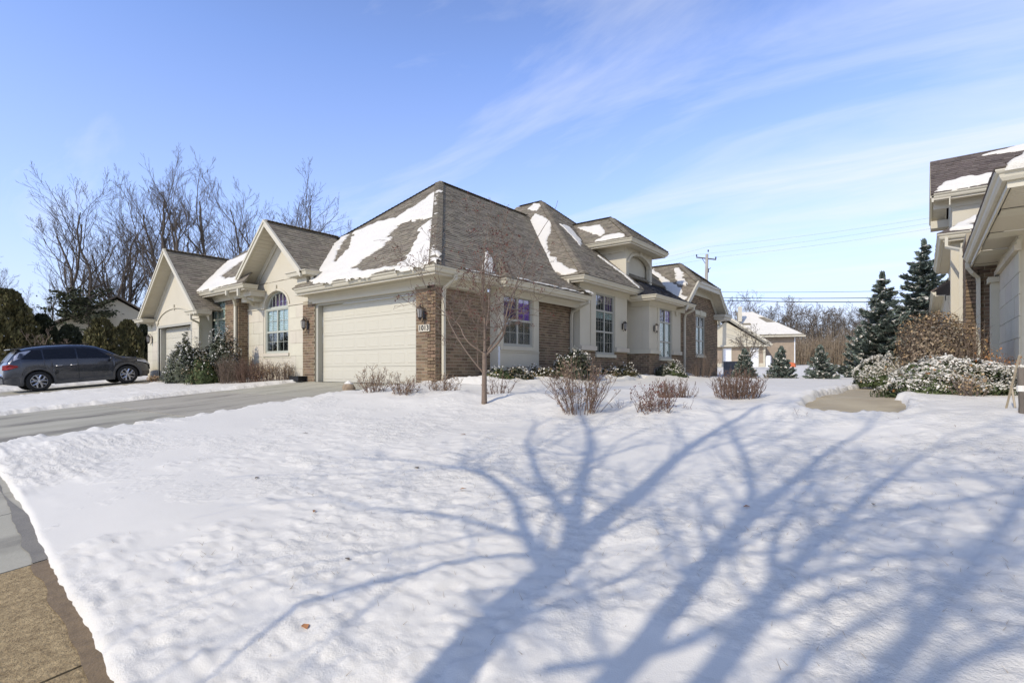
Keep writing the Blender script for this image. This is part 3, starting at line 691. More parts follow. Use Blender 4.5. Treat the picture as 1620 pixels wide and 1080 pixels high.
for pl,poly in ((R1F,[(.55,-.55),(-.06,.06),(-5.95,.06),(-5.95,-.55)]),(R1F,[(-.06,.06),(-4.81,4.81),(-9.56,.06)]),
    (R1S,[(.55,-.55),(.55,6.6),(-.73,6.6),(-4.81,10.67),(-4.81,4.81)]),
    (BF,[(.85,1.86),(.85,6.6),(-.45,6.6),(-.45,3.16)]),(BC,[(.85,1.86),(-.45,3.16),(-.45,1.86)]),
    (R2F,[(.85,6.1),AP2,(-6.5,11.9),(-6.5,6.1)]),(R2S,[(.85,6.1),(.85,11.2),(0,11.2),(0,6.95)]),(R2S,[(0,6.95),AP2,(0,16.85)]),
    (G1R,[(-7.6,-.6),(-7.6,2.30),(-5.4,.06),(-5.4,-.6)]),(G1L,[(-7.6,-.6),(-9.8,-.6),(-9.8,.06),(-7.6,2.30)]),
    (DF,[(.6,10.31),(-1.345,12.255),(-3.7,12.255),(-2.2,10.31)]),(DS,[(.6,10.31),(-1.345,12.255),(.6,14.2)]),(DB,[(.6,14.2),(-1.345,12.255),(-3.7,12.255),(-2.2,14.2)]),
    (R4F,[(1.5,13.9),(1.5,15.6),(.0,17.25),(-4.5,17.25),(-4.5,13.9)]),(R4B,[(1.5,20.6),(-4.5,20.6),(-4.5,17.25),(0,17.25),(1.5,18.9)]),(R4C,[(1.5,15.6),(0,17.25),(1.5,18.9)])):
    deck(dk,pl,poly); shingles(sh,pl,poly)
def pt(pl,x,y): return (x,y,pl.h(x,y))
for a,b in ((pt(R1F,.5,-.5),pt(R1F,-4.81,4.81)),(pt(R1F,-9.5,.12),pt(R1F,-4.81,4.81)),(pt(R1F,-4.81,4.81),(-4.81,10.6,pt(R1F,-4.81,4.81)[2])),(pt(BC,.8,1.91),pt(BC,-.30,3.01)),
    (pt(R2F,.8,6.15),pt(R2F,*AP2)),(pt(R2F,*AP2),(-6.4,11.9,R2F.h(0,11.9))),(pt(R2S,.0,16.85),pt(R2S,*AP2)),((-7.6,-.58,G1R.h(-7.6,0)),(-7.6,2.28,G1R.h(-7.6,0))),
    (pt(DF,.55,10.36),pt(DF,-1.345,12.255)),(pt(DF,-1.345,12.255),(-3.5,12.255,DF.h(0,12.255))),(pt(DB,.55,14.15),pt(DF,-1.345,12.255)),
    ((1.5,15.6,R4F.h(0,15.6)),(0,17.25,R4F.h(0,17.25))),((1.5,18.9,R4B.h(0,18.9)),(0,17.25,R4F.h(0,17.25))),((0,17.25,R4F.h(0,17.25)),(-4.4,17.25,R4F.h(0,17.25)))): caps(cp,a,b)
roof=dk.build('roof',M['shingle'],H); place_shingles(sh,roof,M['shingle']); cp.build('ridge_caps',M['shingle'],roof,kind='stuff')
sh=[]; dk=MB()
for pl,poly in ((R3S,[(1.55,10.53),(1.55,15.15),(-.1,15.15),(-.1,12.18)]),(R3F,[(1.55,10.53),(-.1,12.18),(-.1,10.53)])): deck(dk,pl,poly); shingles(sh,pl,poly)
r3=dk.build('porch_roof',M['darkroof'],H); mb=MB(); [shingle_mb(mb,s) for s in sh]; mb.build('shingle_courses',M['darkroof'],r3,kind='stuff')
# eaves
eave(H,[(-5.85,-.44),(.44,-.44),(.44,2.0)],2.93,over=.44)
eave(H,[(-.1,1.96),(.74,1.96),(.74,6.62)],2.90,over=.44)
mbx=MB(); mbx.box(-6.02,-5.55,-.56,-.05,2.80,2.93); 
eave(H,[(-.6,6.2),(.74,6.2),(.74,11.05)],3.60,over=.40)
eave(H,[(.2,10.62),(1.44,10.62),(1.44,15.12)],3.39,over=.44)
eave(H,[(-2.6,10.41),(.49,10.41),(.49,14.1),(-1.6,14.1)],5.74,over=.60)
eave(H,[(-.2,20.45),(.0,20.45)],3.2,over=.3)
# gable rakes
def rake(p0,p1,n=(0,-1,0),w=.20,t=.05,under=.5,parent=None,inward=(0,1,0)):
    """sloping fascia board from p0 up to p1 with soffit behind it"""
    p0,p1=Vector(p0),Vector(p1); dn=Vector((0,0,-w)); n=Vector(n); i=Vector(inward)
    MB().prism([p0,p1,p1+dn,p0+dn],n*t).prism([p0+Vector((0,0,.035)),p1+Vector((0,0,.035)),p1+dn*.3,p0+dn*.3],n*(t+.03)).build('rake_board',M['trim'],parent)
    d=(p1-p0); m_=max(4,int(d.length/.15)); s=MB()
    for q in range(m_):
        a=p0+d*(q/m_)+dn*.72; b=p0+d*((q+.93)/m_)+dn*.72; s.prism([a,b,b+i*under,a+i*under],(0,0,.02))
    a=p0+dn*.62; b=p1+dn*.62; s.prism([a,b,b+i*under,a+i*under],(0,0,.02))
    s.build('soffit',M['soffit'],parent)
    MB().prism([p0+i*(under-.04)+dn*.75,p1+i*(under-.04)+dn*.75,p1+i*(under-.04)+dn*1.9,p0+i*(under-.04)+dn*1.9],i*.03).build('frieze_board',M['trim'],parent)
zt=G1R.h(-7.6,0)
rake((-9.85,-.58,3.46),(-7.6,-.58,zt),under=.64,parent=H); rake((-5.35,-.58,3.46),(-7.6,-.58,zt),under=.64,parent=H)
def gable_return(parent,x0,x1,y0,y1,z,m='shingle'):
    mb=MB(); mb.box(x0,x1,y0,y1,z-.16,z-.13)
    mb.build('eave_return',M['trim'],parent)
    MB().sweep([(x0,y1),(x0,y0),(x1,y0),(x1,y1)],[(-.02,-.14),(.06,-.14),(.085,-.05),(.12,-.02),(.12,0),(-.02,0)],z).build('gutter',M['trim'],parent)
    cx_,cy_=(x0+x1)/2,y1
    MB().add([(x0,y0,z-.005),(x1,y0,z-.005),(x1,y1,z-.005),(x0,y1,z-.005),(cx_,cy_,z+.22)],[(0,1,4),(1,2,4),(3,0,4),(2,3,4)]).build('return_roof',M[m],parent)
gable_return(H,-6.15,-5.20,-.50,.05,3.48)
mb=MB(); mb.box(-6.0,-5.45,-.35,.05,3.05,3.34); mb.build('frieze_board',M['trim'],H)
r_under=MB().box(-6.0,-5.5,-.44,.06,2.75,2.93); r_under.build('eave_return',M['trim'],H)
# clipped gable rakes (face +x)
z0=3.30; zk=R4F.h(0,15.6)
rake((1.46,14.0,3.30),(1.46,15.6,zk),n=(1,0,0),inward=(-1,0,0),under=.46,parent=H,w=.26); rake((1.46,20.5,3.30),(1.46,18.9,zk),n=(1,0,0),inward=(-1,0,0),under=.46,parent=H,w=.26)
rake((1.46,15.6,zk),(1.46,18.9,zk),n=(1,0,0),inward=(-1,0,0),under=.46,parent=H,w=.26)
mb=MB(); E3.box(mb,15.3,19.2,4.30,4.50,0,.03); mb.build('frieze_board',M['trim'],H)
mb=MB(); mb.box(.99,1.55,19.55,20.75,3.08,3.20); mb.box(1.0,1.60,19.5,20.8,3.20,3.33); mb.build('eave_return',M['trim'],H)
# dormer walls with arched niche
ED=east(0); dm=MB(); a0,a1=11.02,13.7
ar=[ED.p(12.36+1.08*math.cos(q),4.95+.42*math.sin(q)) for q in np.linspace(math.pi,0,15)]
dm.prism([ED.p(a0,4.95)]+[ED.p(a0,5.58),ED.p(a1,5.58),ED.p(a1,4.95)]+ar[::-1],(-.16,0,0))
ED.box(dm,a0,11.28,4.0,4.95,-.16,0); ED.box(dm,13.44,a1,4.0,4.95,-.16,0)
dm.box(-3.4,-.16,11.02,11.17,3.9,5.58); dm.box(-3.4,-.16,13.55,13.7,3.9,5.58); dm.box(-.40,-.24,11.17,13.55,4.0,5.58)
dmo=dm.build('dormer_wall',M['stucco'],H)
am=MB(); qs=np.linspace(math.pi,0,15)
for q0,q1 in zip(qs[:-1],qs[1:]): am.prism([ED.p(12.36+rr*math.cos(q),4.95+ss*math.sin(q)) for q,rr,ss in ((q0,1.09,.43),(q1,1.09,.43),(q1,1.22,.56),(q0,1.22,.56))],(.04,0,0))
ED.box(am,12.26,12.46,5.36,5.56,.04,.08); am.build('arch_moulding',M['stucco'],dmo)
# downspouts
downspout(H,[(.50,.22,2.80),(.50,.22,2.68),(.10,.22,2.50),(.075,.22,2.3),(.075,.22,-.1)],.055)
downspout(H,[(.80,6.45,2.78),(.80,6.45,2.68),(.12,6.5,2.42),(.075,6.5,2.2),(.075,6.5,0)],.055)
downspout(H,[(1.5,14.95,3.27),(1.5,14.95,3.15),(1.12,14.98,2.98),(1.07,14.98,2.8),(1.07,14.98,0)],.055)
downspout(H,[(.20,6.12,3.50),(.20,6.12,3.36),(.06,6.2,3.28),(.0,6.2,3.2)],.05)
downspout(H,[(-2.1,10.38,5.64),(-2.1,10.38,5.5),(-2.1,10.55,5.42)],.05)
downspout(H,[(-5.22,-.30,3.36),(-5.22,-.30,3.24),(-5.22,-.12,3.17),(-5.22,.0,3.13)],.05)
mb=MB(); mb.box(.30,.345,2.16,2.20,0,1.05); mb.build('sunlit_edge_strip',M['white'],H)  # white strip added for the sliver of sunlight on the bay's outer edge
mb=MB(); mb.box(-.02,.06,.4,2.1,-.12,.02); mb.build('foundation',M['walk'],H)
# roof snow
S1=[(-4.04,4.01),(-2.58,2.45),(-.91,.8),(.47,-.53),(-1.79,-.53),(-5.04,-.53),(-5.25,-.22),(-5.08,.33),(-5.07,.72),(-5.47,1.38),(-6.68,2.28),(-5.71,2.69),(-4.66,2.53),(-4.2,3.11)]
S1h=[(-1.97,1.83),(-3.05,2.09),(-3.92,2.1),(-3.21,.99),(-3.36,.54),(-3.58,-.04),(-1.82,-.41),(-.96,-.37),(-.9,-.06),(-1.31,.53),(-1.96,1.24)]
snow_patch('large snow patch with a bare hollow on the front roof slope above the garage',R1F,S1,[S1h],seed=1,th=.035,ragged=.17)
snow_patch('snow lying in the valley between the stone gable and the garage roof',R1F,[(-6.64,.38),(-6.51,.67),(-7.0,1.5),(-7.3,2.2),(-7.03,2.24),(-6.66,1.8),(-5.67,.83),(-4.86,.34),(-5.27,.02)],seed=2,ragged=.10,th=.035)
snow_patch('small snow wedge above the corner of the purple window bay',R1S,[(-.74,2.81),(.41,1.34),(.46,1.81),(-.3,2.56)],seed=3,ragged=.06)
snow_patch('long snow tongue down the valley right of the garage roof',R2F,[(-4.42,10.17),(-4.52,10.82),(-3.03,9.87),(-2.51,9.1),(-2.3,8.38),(-1.32,7.31),(-.34,6.68),(.43,6.23),(-.02,6.12),(-.81,6.54),(-2.07,7.6),(-3.24,8.7)],seed=4,ragged=.06)
snow_patch('snow blob just under the second roof peak',R2F,[(-5.48,11.43),(-5.3,11.85),(-4.7,11.5),(-4.58,11.08)],seed=5,ragged=.09)
snow_patch('curved snow sliver left of the dormer roof',R2S,[(-2.8,10.21),(-2.93,11.2),(-1.91,10.5),(-1.2,9.37),(-2.03,9.87)],seed=6,ragged=.06)
snow_patch('thin snow line along the foot of the dormer wall',R2S,[(-.9,10.4),(.1,10.85),(.71,10.7),(.87,10.5),(.1,10.55),(-.9,10.15)],seed=7,ragged=.06)
snow_patch('upper snow patch on the left slope of the dormer roof',DF,[(-2.97,11.87),(-1.65,11.7),(-.99,10.95),(-1.11,10.75),(-1.55,11.04)],seed=8,ragged=.09)
snow_patch('lower snow patch along the dormer gutter',DF,[(-1.13,10.35),(-.96,10.68),(-.14,10.71),(.34,10.42),(.2,10.34)],seed=9,ragged=.09)
snow_patch('long snow strip in the valley beside the clipped brick gable',R4F,[(-1.44,17.15),(-.39,16.13),(.38,15.52),(.82,15.17),(1.33,14.34),(1.14,14.25),(.11,15.2),(-1.21,16.6)],seed=10,ragged=.09)
snow_patch('short snow bar on the roof of the clipped brick gable',R4F,[(-.2,16.87),(.06,16.87),(.62,16.06),(1.0,15.52),(.95,15.34),(.6,15.5),(.1,16.35)],seed=11,ragged=.09)
snow_strip('thin snow line on the gutter above the brick corner wall',[(.52,.5,2.97),(.53,2.0,2.97)],seed=3)
snow_strip('thin snow line on the gutter over the purple window',[(.82,2.3,2.95),(.83,6.0,2.95)],seed=6)
snow_strip('snow heaped at the end of the gutter beside the tall bay',[(.80,5.9,2.98),(.75,6.62,3.0)],w=.35,h=.10,seed=9)
# ------------------------------------------------------------ attached left unit
H2=thing('stucco_house','cream stucco gabled house with the garage door in front of the parked car','house',(-17.9,-.75,0))
b2=[]; core=Walls(); F2=front(-.30); w2=(-12.70,-11.22,.90,3.18)
wall_cells(core[F2],F2,-13.6,-10.12,-.2,3.22,[w2],-.3,0); bricks(b2,F2,-13.6,-10.10,-.0765,3.18,[w2])
EU=east(-10.11); EU.box(core[EU],-.295,.05,-.2,3.22,-.005,0.003); bricks(b2,EU,-.30,.055,-.0765,3.18)
c2=core.build(H2); place_bricks(b2,c2)
window(H2,F2,-12.70,-11.22,[(.90,1.55,2,1,1,'blind'),(1.55,2.35,2,1,1,'blind'),(2.35,3.18,2,2,2,'blind')],m='green')
F4=front(-.75); go2=(-16.59,-13.16,0,2.2)
mb=MB(); wall_cells(mb,F4,-17.9,-12.35,-.2,2.2,[go2],-.3,0)
mb.prism([F4.p(-17.9,2.2),F4.p(-12.35,2.2),F4.p(-12.35,2.95),F4.p(-14.5,5.0),F4.p(-17.2,2.75),F4.p(-17.9,2.75)],(0,.3,0)); mb.box(-12.35-.3,-12.35,-.45,-.3,-.2,2.9); g2=mb.build('wall',M['stucco'],H2)
for (p,q) in ((-17.9,-16.68),(-13.07,-12.35)):
    for r in range(6):
        z=r*.40; a=p
        while a<q-.02:
            e_=min(a+.6,q); b=MB(); F4.box(b,a+.004,e_-.004,z+.004,z+.396,0,.02); b.build('stone_block',M['stone'],g2); a=e_
mb=MB(); F4.box(mb,-17.95,-16.62,2.40,2.52,0,.05); F4.box(mb,-13.1,-12.3,2.40,2.52,0,.05)
for q0,q1 in zip(np.linspace(math.pi,0,21)[:-1],np.linspace(math.pi,0,21)[1:]):
    mb.prism([F4.p(-14.87+rr*math.cos(q),2.30+rr*.35*math.sin(q)) for q,rr in ((q0,1.86),(q1,1.86),(q1,1.95),(q0,1.95))],(0,-.04,0))
F4.box(mb,-14.92,-14.84,2.9,3.12,0,.05); mb.build('arch_moulding',M['stucco'],H2)
mb=MB(); F4.box(mb,-16.7,-16.59,0,2.3,-.2,.03); F4.box(mb,-13.16,-13.06,0,2.3,-.2,.03); F4.box(mb,-16.59,-13.16,2.2,2.3,-.2,.031); F4.box(mb,-16.60,-16.48,0,2.2,-.26,-.03); mb.build('garage_door_jamb',M['trimg'],H2)
garage_door(H2,F4,-16.49,-13.16,2.2,rows=5,cols=6)
wall_lamp(H2,F4,-17.35,1.75,1.05)
U2F=Plane((0,-.85),(0,1),3.39,k); G2R=Plane((-11.58,0),(-1,0),2.66,.9); G2L=Plane((-17.42,0),(1,0),2.66,.9)
sh=[]; dk=MB(); cp=MB()
for pl,poly in ((U2F,[(-8.6,-.85),(-9.05,-.40),(-12.4,-.40),(-12.4,-.85)]),(U2F,[(-9.05,-.40),(-11.7,2.25),(-13.6,2.25),(-16.25,-.40)]),(G2R,[(-14.5,-1.25),(-14.5,1.37),(-11.58,-.25),(-11.58,-1.25)]),(G2L,[(-14.5,-1.25),(-17.42,-1.25),(-17.42,2.5),(-14.5,2.5)]),
    (Plane((-16.7,-.85),(1,0),3.39,k),[(-16.7,-.2),(-16.1,-.2),(-13.6,2.25),(-13.6,8),(-16.7,8)])):
    deck(dk,pl,poly); shingles(sh,pl,poly)
zr=G2R.h(-14.5,0); caps(cp,(-14.5,-1.24,zr),(-14.5,1.35,zr)); caps(cp,(-13.6,2.25,U2F.h(0,2.25)),(-11.7,2.25,U2F.h(0,2.25)))
rf=dk.build('roof',M['shingle'],H2); place_shingles(sh,rf,M['shingle'],limit=200); cp.build('ridge_caps',M['shingle'],rf,kind='stuff')
rake((-17.47,-1.23,2.62),(-14.5,-1.23,zr),under=.5,parent=H2); rake((-11.53,-1.23,2.62),(-14.5,-1.23,zr),under=.5,parent=H2)
gable_return(H2,-17.9,-17.0,-1.2,-.74,2.62); gable_return(H2,-12.25,-11.4,-1.2,-.74,2.62)
eave(H2,[(-12.9,-.74),(-8.75,-.74),(-8.75,-.3)],3.37,over=.40)
mb=MB(); mb.box(-10.05,-8.75,-.74,.05,3.19,3.22); mb.box(-9.3,-8.8,-.5,.05,3.0,3.2); mb.build('soffit',M['soffit'],H2)
mb=MB(); mb.box(-9.9,-9.0,-.3,.05,2.85,3.0); mb.build('frieze_board',M['trim'],H2)
downspout(H2,[(-9.95,-.80,3.24),(-9.95,-.80,3.1),(-10.05,-.5,2.95),(-10.22,-.37,2.75),(-10.22,-.37,0)],.06)
downspout(H2,[(-9.05,-.80,3.24),(-9.05,-.80,3.0),(-9.15,-.4,2.86),(-9.4,-.1,2.75)],.06)
downspout(H2,[(-11.9,-1.25,2.5),(-11.9,-1.25,2.3),(-12.2,-.85,2.2),(-12.28,-.82,2.1),(-12.28,-.82,0)],.05)
snow_patch('broad snow sheet on the low roof between the two left gables',U2F,[(-13.2,-.80),(-13.65,-.2),(-13.97,.53),(-14.3,1.2),(-13.22,1.45),(-12.2,1.2),(-12.31,.03),(-11.45,-.3),(-9.9,-.40),(-9.0,-.80),(-11.1,-.82)],seed=14,th=.045)
# ------------------------------------------------------------ house at the right edge
H3=thing('stone_house','cream stone and brick house at the right edge, seen under its deep soffit','house',(11.22,3.46,-.08))
b3=[]; core=Walls(); FB=front(6.9); FB.box(core[FB],10.66,11.25,-.3,3.0,-.3,0); bricks(b3,FB,10.66,11.22,-.153,2.88)
WB=west(10.66); WB.box(core[WB],-9.2,-6.9,-.3,3.6,-.3,0); bricks(b3,WB,-9.2,-6.9,-.153,3.5)
c3=core.build(H3); place_bricks(b3,c3)
WW=west(11.22); mb=MB(); WW.box(mb,-6.9,-3.46,-.3,2.80,-.3,0); w3_=mb.build('wall',M['stone'],H3)
for r in range(7):
    z=-.2+r*.385; a=-6.72-(.45 if r%2 else 0)
    while a<-3.46:
        p,q=max(a,-6.72),min(a+.9,-3.44); a+=.905
        if q-p>.05: b=MB(); WW.box(b,p,q-.006,z+.005,z+.380,0,.022+rnd.uniform(0,.004)); b.build('stone_block',M['stone'],w3_)
F3H=front(3.46); mb=MB(); F3H.box(mb,11.53,17,-.3,2.80,-.3,.0); mb.build('wall',M['stucco'],H3)
mb=MB(); WW.box(mb,-6.72,-3.36,2.495,2.60,0,.09); WW.box(mb,-6.72,-3.36,2.60,2.68,0,.06); mb.build('stone_cap',M['stone'],H3)
mb=MB(); WW.box(mb,-6.88,-3.46,2.69,2.80,0,.03); mb.build('frieze_board',M['trim'],H3)
mb=MB(); mb.box(11.06,11.20,6.45,6.75,-.3,2.33); pil=mb.build('pilaster',M['stone'],H3)
mb=MB(); mb.box(11.01,11.20,6.38,6.80,2.335,2.45); mb.build('stone_cap',M['stone'],pil)
MB().sweep([(10.72,6.7),(10.72,-.05),(17,-.05)],GUT,2.97).build('gutter',M['trim'],H3)
MB().sweep([(10.72,6.7),(10.72,-.05),(17,-.05)],[(-.03,-.22),(-.002,-.22),(-.002,-.02),(-.03,-.02)],2.97).build('fascia_board',M['trim'],H3)
y=0.0; i=0; sfm={}
while y<6.6:
    beam=(i%15 in (13,14)); w_=.22 if beam else .1
    key='b' if beam else 'n'
    if key not in sfm: sfm[key]=MB().box(0,6,0,w_-.008,0,.02).mesh('soffit_board',M['trim'] if beam else M['soffit'])
    if y+w_<3.46 or True: link('soffit_board',sfm[key],H3,loc=(10.78,y,2.76 if beam else 2.79))
    y+=w_; i+=1
R3F_=Plane((0,-.17),(0,1),2.99,.8); R3W=Plane((10.59,0),(1,0),2.99,.8)
RU=Plane((0,11.0),(0,1),5.72,.8); RUB=Plane((0,15.0),(0,-1),5.72,.8); RP=Plane((0,8.98),(0,1),4.08,.62); RPW=Plane((10.17,0),(1,0),4.08,.62)
RL=Plane((10.1,0),(1,0),3.3,.7)
sh=[]; dk=MB()
for pl,poly in ((R3F_,[(10.59,-.17),(13.9,3.14),(17,3.14),(17,-.17)]),(R3W,[(10.59,-.17),(10.59,6.7),(13.9,6.7),(13.9,3.14)]),(RU,[(10.05,11.0),(10.05,13.0),(17,13.0),(17,11.0)]),(RUB,[(10.05,13.0),(10.05,15.0),(17,15.0),(17,13.0)]),
    (RP,[(10.17,8.98),(12.7,11.5),(13,11.5),(13,8.98)]),(RPW,[(10.17,8.98),(10.17,15.5),(12.7,15.5),(12.7,11.5)]),(RL,[(10.1,15.5),(10.1,24),(12.5,24),(12.5,15.5)])):
    deck(dk,pl,poly); shingles(sh,pl,poly)
r_=dk.build('roof',M['shingle2'],H3); place_shingles(sh,r_,M['shingle2'],limit=200)
eave(H3,[(10.29,15.4),(10.29,9.1),(13,9.1)],4.06,over=.35)
eave(H3,[(10.12,11.1),(17,11.1)],5.70,over=.4)
rake((10.12,11.05,5.66),(10.12,13.0,7.26),n=(-1,0,0),inward=(1,0,0),under=.4,parent=H3,w=.18); rake((10.12,14.95,5.66),(10.12,13.0,7.26),n=(-1,0,0),inward=(1,0,0),under=.4,parent=H3,w=.18)
mb=MB(); mb.box(10.08,10.6,14.5,15.1,5.40,5.66); mb.build('eave_return',M['trim'],H3)
mb=MB(); front(11.5).box(mb,10.56,17,3.5,5.56,-.3,0); mb.prism([(10.56,11.5,5.4),(10.56,14.5,5.4),(10.56,13,6.9)],(.2,0,0)); mb.box(10.57,10.8,11.8,14.5,3.5,5.4); mb.build('wall',M['stucco'],H3)
mb=MB(); mb.box(10.46,10.76,9.35,9.65,1.0,3.9); co_=mb.build('porch_column',M['stucco'],H3)
mb=MB(); mb.box(10.42,10.80,9.31,9.69,-.2,1.0); mb.build('column_base',M['stone'],co_)
mb=MB(); mb.box(10.55,17,9.5,9.8,3.2,3.9); mb.box(10.66,11.3,9.2,9.3,-.2,3.8); mb.build('wall',M['stucco'],H3)
mb=MB(); mb.box(10.30,13,9.15,11.6,3.88,3.90); mb.build('soffit',M['soffit'],H3)
downspout(H3,[(10.67,6.62,2.86),(10.67,6.62,2.74),(10.75,6.66,2.62),(10.86,6.80,2.52),(10.87,6.83,2.4),(10.87,6.83,-.2)],.055)
downspout(H3,[(10.36,9.0,3.95),(10.36,9.0,3.7),(10.64,8.3,3.45),(10.62,8.1,3.3),(10.62,8.1,-.2)],.05)
mb=MB(); mb.box(10.5,17,15.5,23.8,-.2,3.1); mb.build('wall',M['stucco'],H3)
eave(H3,[(10.22,24),(10.22,15.5)],3.28,over=.3)
snow_patch('snow sheet on the lower edge of the high brown roof at right',RU,[(10.14,11.05),(10.24,11.36),(10.45,11.55),(10.87,11.66),(11.03,11.53),(11.25,11.58),(11.6,11.55),(14,11.6),(14,11.03)],seed=31,th=.045)
snow_patch('snow streaks near the ridge of the high brown roof at right',RU,[(11.3,12.72),(11.72,12.86),(12.3,12.92),(16,12.95),(16,12.5),(12.27,12.6),(11.8,12.64)],seed=32,ragged=.09)
snow_patch('snow on the near hipped roof corner at the right edge',R3F_,[(10.75,-.12),(11.2,.5),(12.6,2.0),(16,2.2),(16,-.12)],seed=33,th=.045)
snow_patch('snow on the small porch roof of the right house',RP,[(10.35,9.02),(11.1,9.9),(13,10.6),(13,9.02)],[[(10.75,9.25),(10.9,9.2),(12.3,10.2),(12.2,10.4)]],seed=34,th=.06,ragged=.06)
# ------------------------------------------------------------ vegetation tools
def at(px,d,dz=0.0,z=None):
    r=((px-810)/832.)*d; x=CAM.x+d*(-.6153)+r*.7883; y=CAM.y+d*.7883+r*.6153
    return (x,y,(Gs(x,y)+.04+dz) if z is None else z)
def seg_mesh(name,P0,P1,R0,R1,m,n=4):
    P0=np.array(P0,float);P1=np.array(P1,float);R0=np.array(R0)[:,None];R1=np.array(R1)[:,None]
    d=P1-P0; d/=np.linalg.norm(d,axis=1)[:,None]+1e-9; u=np.where(np.abs(d[:,2:3])<.9,[[0,0,1.]],[[1.,0,0]])
    a=np.cross(d,u); a/=np.linalg.norm(a,axis=1)[:,None]; b=np.cross(d,a); k=len(P0); V=np.zeros((k,2*n,3))
    for j in range(n):
        q=2*math.pi*j/n; o=a*math.cos(q)+b*math.sin(q); V[:,j]=P0+o*R0; V[:,n+j]=P1+o*R1
    base=(np.arange(k)*2*n)[:,None]; F=[]
    for j in range(n): F.append(np.concatenate([base+j,base+(j+1)%n,base+n+(j+1)%n,base+n+j],1))
    return np_mesh(name,V.reshape(-1,3),np.concatenate(F),m)
class Segs:
    def __init__(s): s.a=[];s.b=[];s.r=[];s.q=[]
    def add(s,a,b,r,q): s.a.append(tuple(a)); s.b.append(tuple(b)); s.r.append(r); s.q.append(q)
    def build(s,name,m,parent=None,n=4,**k): 
        return link(name,seg_mesh(name,s.a,s.b,s.r,s.q,m,n),parent,**k)
def grow(S,rn,p,d,L,r,lev,up=.12,kids=(6,6,5,4),ang=(.45,.85),wob=.16,rmin=.004,tips=None,thick=None):
    n=max(3,int(3+L*1.2)) if lev<2 else 3
    p=Vector(p); d=Vector(d).normalized(); st=L/n; r1=max(rmin,r*(.30 if lev<3 else .5)); rr=r; out=[]
    for i in range(n):
        d=(d+Vector((rn.gauss(0,wob),rn.gauss(0,wob),rn.gauss(0,wob*.6)+up))).normalized(); q=p+d*st; r2=r+(r1-r)*(i+1)/n
        (thick if (thick is not None and rr>.05) else S).add(p,q,rr,r2); out.append((p,q,rr,r2,d,(i+.5)/n)); p=q; rr=r2
    if lev<len(kids):
        k=kids[lev]
        for j in range(k):
            t=.22+.78*(j+rn.random()*.8)/k if lev>0 else .15+.85*(j+rn.random()*.6)/k; i=min(n-1,int(t*n)); a,b,ra,rb,dd,_=out[i]; f=t*n-i; pos=a.lerp(b,min(1,max(0,f)))
            ax=dd.orthogonal().normalized(); ax.rotate(Matrix.Rotation(rn.random()*6.283,3,dd)); an=rn.uniform(*ang); nd=dd*math.cos(an)+ax*math.sin(an)
            grow(S,rn,pos,nd,L*rn.uniform(.38,.62)*(1.15-.55*t),max(rmin,(ra+(rb-ra)*f)*rn.uniform(.45,.65)),lev+1,up,kids,ang,wob,rmin,tips,thick)
    elif tips is not None: tips.append(p)
def bare_tree(seed,h,r,leaders,spread,kids=(7,6,5),trunk=.22,up=.10,rmin=.009,m='bark',lean=(0,0),ang=(.4,.8)):
    """meshes (trunk, crown) of one leafless tree standing at the origin"""
    rn=random.Random(seed); S=Segs(); T=Segs(); th=h*trunk
    P=Vector((0,0,-.3)); pts=[P]
    for i in range(5): P=P+Vector((lean[0]*th/5+rn.gauss(0,.03),lean[1]*th/5+rn.gauss(0,.03),(th+.3)/5)); pts.append(P)
    rad=[r*(1.3 if i==0 else 1-.06*i) for i in range(6)]
    tm_=MB().tube(pts,rad,9)
    a0=rn.random()*6
    for i in range(leaders):
        q=a0+6.283*i/leaders+rn.uniform(-.4,.4); s=spread*rn.uniform(.5,1.15); d=Vector((math.cos(q)*s+lean[0],math.sin(q)*s+lean[1],1))
        grow(S,rn,P-Vector((0,0,rn.random()*th*.25)),d,(h-th)*rn.uniform(.75,1.02),r*rn.uniform(.5,.72),0,up,kids,ang,.13,rmin,None,T)
    crown=seg_mesh('crown',S.a,S.b,S.r,S.q,M[m],3)
    limbs=seg_mesh('limbs',T.a,T.b,T.r,T.q,M[m],7) if T.a else None
    return tm_.mesh('trunk',M[m]),limbs,crown
def put_tree(ms,name,label,cat,loc,rot=0,s=1,group=None):
    t=thing(name,label,cat,loc,group,local=True); t.rotation_euler=(0,0,rot); t.scale=(s,s,s)
    for nm,me in zip(('trunk','limbs','crown'),ms):
        if me: link(nm,me,t)
    return t
def quads(C,size,rn,flat=0.0,elong=1.0,dirs=None):
    """leaf-sized quads at points C"""
    C=np.array(C); k=len(C); n=rn.normal(size=(k,3)); n[:,2]+=flat*3; n/=np.linalg.norm(n,axis=1)[:,None]
    a=np.cross(n,rn.normal(size=(k,3))) if dirs is None else np.array(dirs)+rn.normal(size=(k,3))*.25
    a/=np.linalg.norm(a,axis=1)[:,None]+1e-9; b=np.cross(n,a); b/=np.linalg.norm(b,axis=1)[:,None]+1e-9
    s=(size*rn.uniform(.6,1.3,size=(k,1))); A=a*s*elong*.5; B=b*s*.5
    V=np.stack([C-A-B*.5,C-B,C+A,C+B],1).reshape(-1,3); F=np.arange(4*k).reshape(k,4); return V,F
def leaf_obj(name,C,size,m,parent,seed=0,flat=0,elong=1,dirs=None,**k):
    V,F=quads(C,size,np.random.default_rng(seed),flat,elong,dirs); return link(name,np_mesh(name,V,F,M[m]),parent,**k)
